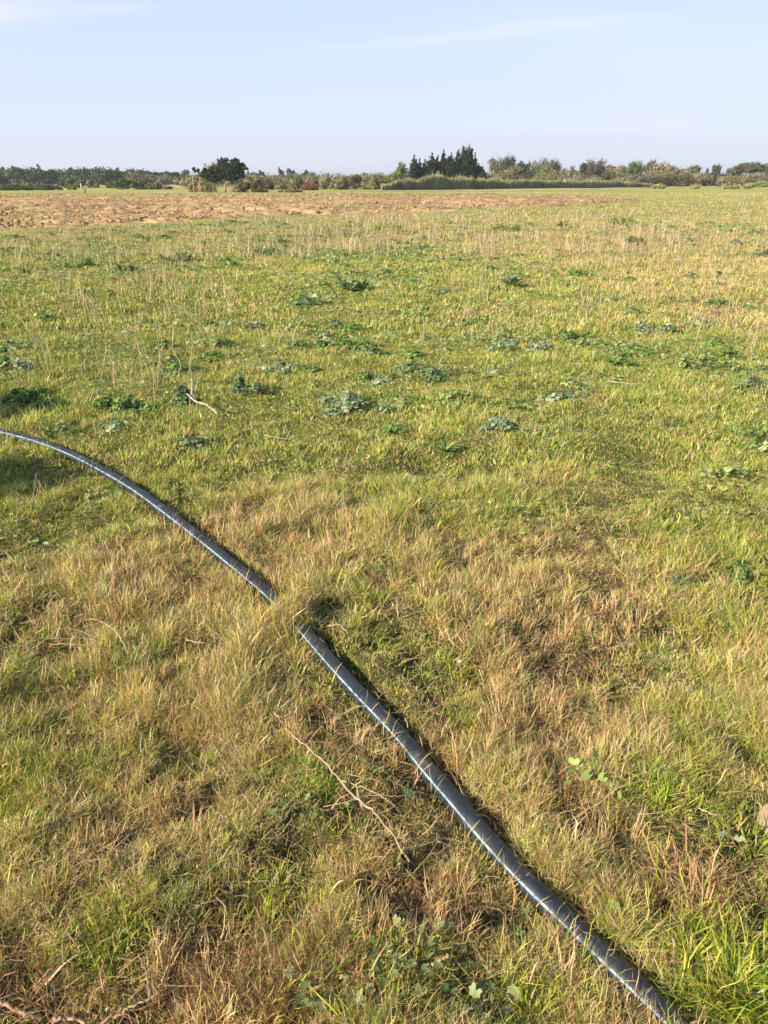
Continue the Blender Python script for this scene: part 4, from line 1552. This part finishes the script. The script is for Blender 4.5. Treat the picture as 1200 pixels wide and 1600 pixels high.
for (a_, b_, c_, col_, l_) in ((440, 261, 10, (.16, .13, .13), 'thin purplish distant treetop, left of the central pair'), (455, 261, 18, (.16, .13, .13), 'wider purplish distant treetop of the central pair'),
                               (475, 264, 12, (.08, .10, .07), 'small dark distant treetop right of the purplish pair'), (410, 266, 14, (.09, .11, .07), 'small dark distant treetop right of the pine'),
                               (396, 268, 20, (.12, .14, .08), 'faint green distant treetop close to the pine')):
    tree('distant_tree', l_, 'tree', a_, b_, c_, 260, col_, 'feather', n_=700, leaf=.22)
for (a_, c_, l_) in ((450, 70, 'low green line of distant trees behind the left part of the brown row'), (490, 60, 'low green distant trees behind the right part of the brown row')):
    tree('distant_tree', l_, 'tree', a_, 268, c_, 250, MDG, 'bush', n_=800, leaf=.25)
tree('green_domed_tree', 'light green domed tree left of the cypresses', 'tree', 626, 252, 26, 138, (.15, .19, .085), 'round', n_=1600, leaf=.12, trunkf=.1)
for (a_, b_, c_, d_, col_, l_) in ((607, 265, 44, 128, LGR, 'green bush below the light green domed tree'), (628, 266, 26, 130, BRN, 'brown bush between the domed tree and the cypresses'),
                                   (580, 282, 30, 124, OLV, 'low olive bush at the left end of the reeds')):
    tree('green_bush', l_, 'bush', a_, b_, c_, d_, col_, 'bush', n_=1200, leaf=.11)
# --- cypresses
cyp = [(646, 242, 17, 'first cypress from the left of the dark group'), (654, 248, 16, 'short cypress second from the left'), (663, 250, 14, 'small cypress before the first tall one'),
       (673, 238, 19, 'broad cypress left of the centre of the dark group'), (683, 242, 13, 'narrow cypress right of the broad one'), (692, 234, 16, 'sharp pointed cypress at the middle of the dark group'),
       (704, 239, 17, 'cypress just right of the sharp pointed one'), (714, 233, 13, 'slim cypress left of the tallest pair'), (723, 227, 16, 'cypress left half of the tallest pair'),
       (732, 225, 16, 'cypress right half of the tallest pair'), (740, 240, 15, 'cypress stepping down right of the tallest pair'), (747, 256, 14, 'low cypress second from the right end'),
       (753, 261, 12, 'lowest cypress at the right end'), (699, 246, 20, 'filled out cypress in the second row behind the middle'), (663, 258, 24, 'low dark cypress filling the left part'),
       (728, 246, 24, 'broad dark cypress filling the foot of the tallest pair')]
for k_, (a_, b_, c_, l_) in enumerate(cyp):
    tree('cypress_tree', l_, 'cypress', a_, b_, c_ * 1.15, 135 + (k_ % 3) * 2.5, CYP if k_ % 2 else (.028, .042, .026), 'cypress', n_=2400, leaf=.12, group='dark cypresses in a tight group', seed=k_)
tree('grey_tree', 'brown grey tree showing between the cypress tops', 'tree', 702, 241, 26, 150, (.16, .145, .10), 'round', n_=900, leaf=.12)
tree('grey_tree', 'tall grey tree behind the tallest cypress pair', 'tree', 726, 224, 22, 150, (.12, .125, .085), 'round', n_=1000, leaf=.12, trunkf=.4)
# --- right of the cypresses
for (a_, b_, c_, d_, col_, st_, nm, l_) in (
        (772, 266, 44, 135, TAN, 'bush', 'pale_bush', 'pale tan bush at the foot of the grey tree right of the cypresses'),
        (777, 242, 32, 150, GRY, 'round', 'grey_tree', 'grey olive tree right of the cypresses, left of two joined crowns'),
        (792, 241, 26, 148, (.10, .11, .08), 'round', 'grey_tree', 'darker grey tree right of two joined crowns'),
        (804, 255, 32, 138, OLV, 'round', 'olive_tree', 'round olive tree just in front of the joined grey crowns'),
        (818, 268, 24, 136, BRN, 'bush', 'brown_bush', 'brown bush right of the round olive tree'),
        (811, 249, 20, 200, DKG, 'round', 'distant_tree', 'small dark crown far behind the round olive tree'),
        (826, 252, 22, 200, DKG, 'round', 'distant_tree', 'small dark crown left of the wide grey tree'),
        (842, 243, 32, 152, GRY, 'round', 'grey_tree', 'wide grey tree, left crown of the pair beyond the reeds'),
        (861, 245, 28, 150, (.14, .14, .10), 'round', 'grey_tree', 'wide grey tree, right crown of the pair beyond the reeds'),
        (851, 256, 20, 142, LGR, 'round', 'olive_tree', 'light green slender tree in front of the grey pair'),
        (846, 268, 40, 136, (.17, .19, .09), 'bush', 'olive_bush', 'olive bush below the grey pair'),
        (866, 264, 34, 138, TAN, 'bush', 'pale_bush', 'tan bush right of the grey pair'),
        (880, 262, 22, 190, GRY, 'round', 'distant_tree', 'faint grey crown in the gap right of the grey pair'),
        (892, 260, 22, 160, OLV, 'round', 'olive_tree', 'small olive crown left of the dark dome'),
        (910, 253, 18, 150, (.06, .085, .06), 'round', 'grey_tree', 'dark green crown leaning on the left of the smooth dome'),
        (926, 246, 36, 150, (.11, .10, .085), 'round', 'domed_tree', 'smooth grey brown domed tree right of centre'),
        (900, 270, 50, 138, TAN, 'bush', 'brown_bush', 'wide tan scrub below the dark dome'),
        (945, 266, 16, 138, (.06, .09, .04), 'bush', 'green_bush', 'small dark green round bush right of the smooth dome'),
        (928, 272, 30, 140, TAN, 'bush', 'pale_bush', 'tan bush left of the small dark green round one'),
        (958, 256, 40, 160, (.20, .17, .12), 'round', 'grey_tree', 'faded brown tree right of the smooth dome'),
        (975, 259, 30, 145, OLV, 'round', 'olive_tree', 'olive tree left of the bright green crown'),
        (990, 250, 30, 142, (.11, .15, .05), 'round', 'green_tree', 'bright dark green tree right of the dome'),
        (1000, 268, 40, 138, GRY, 'bush', 'olive_bush', 'grey green bush at the right end of the reeds'),
        (980, 272, 40, 138, OLV, 'bush', 'olive_bush', 'olive bush over the end of the reeds'),
        (1014, 249, 22, 190, (.10, .11, .075), 'round', 'distant_tree', 'pointed grey crown behind the wide brown scrub'),
        (1040, 252, 56, 160, (.21, .18, .115), 'round', 'brown_tree', 'wide brown tree left part of the right hand grove'),
        (1028, 264, 50, 148, OLV, 'bush', 'olive_bush', 'olive bush below the wide brown tree'),
        (1052, 266, 46, 146, BRN, 'bush', 'brown_bush', 'dark brown bush below the wide brown tree'),
        (1074, 257, 36, 190, GRY, 'round', 'distant_tree', 'grey rounded tree behind the right hand grove'),
        (1072, 266, 34, 150, (.22, .18, .12), 'bush', 'brown_bush', 'faded brown bush left of the flat topped thicket'),
        (1090, 268, 44, 158, OLV, 'bush', 'olive_bush', 'flat topped olive thicket, left half'),
        (1116, 268, 40, 157, (.12, .10, .075), 'bush', 'brown_bush', 'flat topped dark thicket, right half'),
        (1116, 253, 13, 200, (.09, .11, .08), 'round', 'distant_tree', 'small round tree alone above the flat topped thicket'),
        (1104, 262, 12, 210, (.12, .12, .10), 'feather', 'distant_tree', 'tiny faint treetop left of the small round tree'),
        (1136, 273, 32, 150, TAN, 'bush', 'pale_bush', 'pale tan bush right of the flat topped thicket'),
        (1144, 257, 26, 165, (.12, .13, .09), 'round', 'grey_tree', 'grey green tree left of the humped dark one'),
        (1168, 252, 44, 160, (.095, .095, .055), 'umbrella', 'humped_tree', 'humped dark olive tree near the right edge'),
        (1158, 271, 40, 150, OLV, 'bush', 'olive_bush', 'olive bush under the humped dark tree'),
        (1180, 268, 44, 150, (.22, .19, .13), 'bush', 'brown_bush', 'faded brown bush near the right edge'),
        (1198, 254, 34, 170, (.10, .13, .085), 'round', 'grey_tree', 'blue green tree at the right edge'),
        (1196, 282, 40, 140, LGR, 'bush', 'green_bush', 'low green bush at the right edge of the field'),
        (1240, 258, 60, 165, GRY, 'round', 'grey_tree', 'grey tree beyond the right edge'),
        (1240, 272, 60, 150, OLV, 'bush', 'olive_bush', 'olive bush beyond the right edge')):
    nn = 2200 if c_ > 24 else 1200
    d_ += 24
    c_ *= 1.08
    tree(nm, l_, 'bush' if nm.endswith('bush') else 'tree', a_, b_, c_ * (1.1 if st_ == 'bush' else 1.0), d_, col_, st_, n_=nn, leaf=.12 if d_ < 180 else .19, trunkf=.08 if st_ == 'round' else None)


for k_ in range(16):
    a_ = 285 + k_ * 59
    tree('scrub_bush', 'low olive scrub standing far behind the nearer bushes', 'bush', a_, 270 - (k_ % 3), 84, 235 + (k_ * 37) % 11, (.13, .14, .075) if k_ % 2 else (.15, .14, .09),
         'bush', n_=900, leaf=.22, group='low scrub on the skyline', seed=k_)


# --- belt of cane in front of the trees
def reed_belt():
    r_ = np.random.default_rng(9)
    n_ = 42000
    t = r_.random(n_)
    pxs = 596 + t * (1026 - 596)
    dist = 111 + (pxs - 596) / 430 * 44 + r_.uniform(0, 3.2, n_)
    x_ = x_at(pxs, dist)
    top = np.interp(pxs, [596, 620, 660, 680, 700, 740, 800, 860, 940, 990, 1026], [289, 282, 279, 275, 278, 279, 281.5, 282, 282, 284, 288.5])
    hm = height_at(top, dist) * (1 + .30 * fbm(x_, dist, 1.6, 5)) * np.where(r_.random(n_) < .03, 1.25, 1) * np.where(pxs < 760, 1 + .22 * vnoise(x_, dist * 0, .7, 9), 1)
    g_ = Geo()
    z1 = hm * r_.uniform(.5, 1.05, n_)
    z0 = z1 * r_.uniform(.0, .6, n_)
    z0 = np.minimum(z0, z1 - .25)
    z0 = np.maximum(z0, 0)
    w_ = r_.uniform(.03, .075, n_)
    a_ = r_.uniform(0, 3.14, n_)
    dx, dy = np.cos(a_) * w_, np.sin(a_) * w_
    lx, ly = r_.normal(0, .10, n_), r_.normal(0, .10, n_)
    V_ = np.stack([np.stack([x_ - dx, dist - dy, z0], -1), np.stack([x_ + dx, dist + dy, z0], -1),
                   np.stack([x_ + lx + dx * .3, dist + ly + dy * .3, z1], -1), np.stack([x_ + lx - dx * .3, dist + ly - dy * .3, z1], -1)], 1).reshape(-1, 3)
    c_ = np.array([(.235, .25, .15), (.20, .235, .14), (.34, .31, .19), (.13, .15, .085)])[r_.integers(0, 4, n_)] * (1 + .6 * vnoise(x_, dist, 2.0, 15) + .5 * vnoise(x_, dist * 0, 9.0, 16))[:, None]
    g_.add(V_, [(np.arange(n_) * 4)[:, None] + np.arange(4)[None]], np.repeat(c_, 4, axis=0))
    o_ = g_.build('reed_belt', M_TREE, loc=(float(x_at(800, 135)), 135.0, 0.0))
    tag(o_, 'long belt of grey green cane in front of the cypresses', 'reeds', kind='stuff')


reed_belt()


# pale strip of track and stubble by the reeds, far pale field at the left, sandy bank
def strip(name, L_near, L_far, col, z, amp=.1):
    A = catmull(world_line(L_near), 8)
    B = catmull(world_line(L_far), 8)
    n_ = len(A)
    V_ = []
    for t_ in np.linspace(0, 1, 5):
        P_ = A * (1 - t_) + B * t_
        V_.append(np.column_stack([P_, H(P_[:, 0], P_[:, 1]) + z]))
    V_ = np.concatenate(V_)
    i_ = np.arange(4)[:, None] * n_
    j_ = np.arange(n_ - 1)[None, :]
    q_ = np.stack([i_ + j_, i_ + j_ + 1, i_ + n_ + j_ + 1, i_ + n_ + j_], -1).reshape(-1, 4)
    c_ = np.array(col) * (1 + amp * fbm(V_[:, 0], V_[:, 1], 5, 3))[:, None]
    o_ = np_mesh(name, V_, [q_], M_PLOUGH, c_, smooth=True)
    tag(o_, kind='structure')
    return o_


strip('track', [(560, 299.2), (700, 299), (850, 297.6), (1000, 294.8), (1120, 292.6)], [(560, 298), (700, 297.8), (850, 295.8), (1000, 292.6), (1120, 291.2)], (.50, .42, .27), .03)
strip('pale_field', [(-200, 294), (0, 293.5), (100, 293.2), (300, 293)], [(-200, 289.5), (0, 289.5), (100, 289.3), (300, 289)], (.50, .43, .28), .05)


def bank():
    g_ = Geo()
    n_, m_ = 24, 8
    a_ = np.linspace(0, 2 * math.pi, n_, endpoint=False)
    V_, ring = [], []
    for k_ in range(m_):
        t_ = k_ / (m_ - 1)
        rr = (1 - t_ ** 1.5) * (1 + .12 * np.sin(a_ * 3 + 1) + .06 * np.sin(a_ * 7))
        V_.append(np.stack([2.6 * rr * np.cos(a_), 1.5 * rr * np.sin(a_), np.full(n_, .5 * t_ ** .8)], -1))
    V_ = np.concatenate(V_)
    i_ = np.arange(m_ - 1)[:, None] * n_
    j_ = np.arange(n_)[None, :]
    q_ = np.stack([i_ + j_, i_ + (j_ + 1) % n_, i_ + n_ + (j_ + 1) % n_, i_ + n_ + j_], -1).reshape(-1, 4)
    c = at(272, 292.5)
    Y = 150.0
    o_ = np_mesh('sand_heap', V_, [q_], M_PLOUGH, np.tile([.42, .36, .25], (len(V_), 1)), smooth=True)
    o_.location = (x_at(270, Y), Y, 0)
    tag(o_, 'small pale sandy heap left of the dark pine', 'heap')


bank()


def post(px, top, base, w, col, label):
    Yb = at(px, base)[1]
    hgt = height_at(top, Yb)
    root = empty('fence_post', (x_at(px, Yb), Yb, 0))
    tag(root, label, 'post')
    g_ = Geo()
    r_ = w / 2 / F * depth(Yb)
    g_.tube([(0, 0, -.2), (r_ * .1, 0, hgt * .5), (0, 0, hgt - .05), (0, 0, hgt)], [r_, r_ * .95, r_ * .9, r_ * .55], col, 8)
    g_.build('shaft', M_BARK, root)
    g_ = Geo()
    g_.tube([(-r_ * 3, -r_ * .9, hgt * .8), (r_ * 3, -r_ * .9, hgt * .8)], [r_ * .18, r_ * .18], (.3, .3, .28), 5)
    g_.build('wire_tie', M_BARK, root)


post(127.5, 286, 296, 2.6, (.55, .50, .42), 'pale post standing in front of the grey green bush')
post(133.5, 294, 303, 2.2, (.14, .11, .08), 'short dark post right of the pale one')
post(303, 272, 300, 1.1, (.5, .42, .3), 'thin pale pole left of the dark pine')
for a_ in (1041, 1058, 1071):
    post(a_, 281, 291.5, 2.2, (.60, .54, .42), {1041: 'pale stake, leftmost of three below the right grove', 1058: 'pale stake, tallest and middle one of three below the right grove',
                                              1071: 'pale stake, rightmost of three below the right grove'}[a_])

# bleached grass tussocks along the far right field edge
for k_, (a_, b_, c_) in enumerate(((1030, 286, 26), (1085, 287, 20), (1135, 286, 18), (1150, 285, 16), (1168, 285, 20))):
    tree('dry_tussock', ['pale straw tussock at the end of the reeds', 'pale straw tussock below the flat topped thicket', 'leftmost pale tussock under the humped tree',
                         'middle pale tussock under the humped tree', 'rightmost pale tussock under the humped tree'][k_], 'tussock', a_, b_, c_, 132, (.34, .31, .17), 'bush', n_=500, leaf=.09)

# shrub standing outside the left side of the view; its shade falls across the pipe
def side_shrub(x, y, h_, r, label):
    r_ = np.random.default_rng(int(abs(x) * 100))
    root = empty('shrub', (x, y, 0))
    tag(root, label, 'shrub')
    bl = [(0, 0, h_ * .6, r * .8, r * .8, h_ * .4)] + [(math.cos(a) * r * .55, math.sin(a) * r * .55, h_ * r_.uniform(.35, .75), r * .5, r * .5, h_ * .26) for a in np.linspace(0, 6.28, 7)[:-1]]
    V_, F_, C_ = crown_cloud(bl, 9000, .022, (.08, .13, .05), r_)
    np_mesh('crown', V_, [F_], M_TREE, C_, root)
    g_ = Geo()
    for a in np.linspace(0, 6.28, 6)[:-1]:
        e = np.array([math.cos(a) * r * .5, math.sin(a) * r * .5, h_ * .75])
        g_.tube(np.array([(0, 0, -.03), e * .4 + np.array([0, 0, .03]), e]), [.018, .012, .004], BARK, 6)
    g_.build('trunk', M_BARK, root)


s1 = at(20, 752)
s2 = at(20, 632)
side_shrub(s1[0] - 1.50 * .84, s1[1] - 1.50 * .54, .88, .36, 'low leafy shrub just outside the left of the view')
side_shrub(s2[0] - 2.0 * .84, s2[1] - 2.0 * .54, 1.15, .45, 'taller leafy shrub outside the left of the view')


# ------------------------------------------------------------------ the air
def haze_box():
    m, n_, l = new_mat('haze')
    v = n_('ShaderNodeVolumePrincipled')
    v.inputs['Color'].default_value = (.80, .86, 1.0, 1)
    v.inputs['Density'].default_value = HAZE
    v.inputs['Anisotropy'].default_value = .3
    o_ = n_('ShaderNodeOutputMaterial')
    l(v.outputs[0], o_.inputs['Volume'])
    R_ = 6400.0
    V_ = np.array([(x, y, z) for z in (-1.6, 14.0) for y in (-R_, R_) for x in (-R_, R_)])
    q_ = np.array([(0, 2, 3, 1), (4, 5, 7, 6), (0, 1, 5, 4), (2, 6, 7, 3), (0, 4, 6, 2), (1, 3, 7, 5)])
    o_ = np_mesh('haze', V_, [q_], m)
    tag(o_, kind='stuff')


HAZE = 0.00035
haze_box()
SC.cycles.volume_bounces = 1
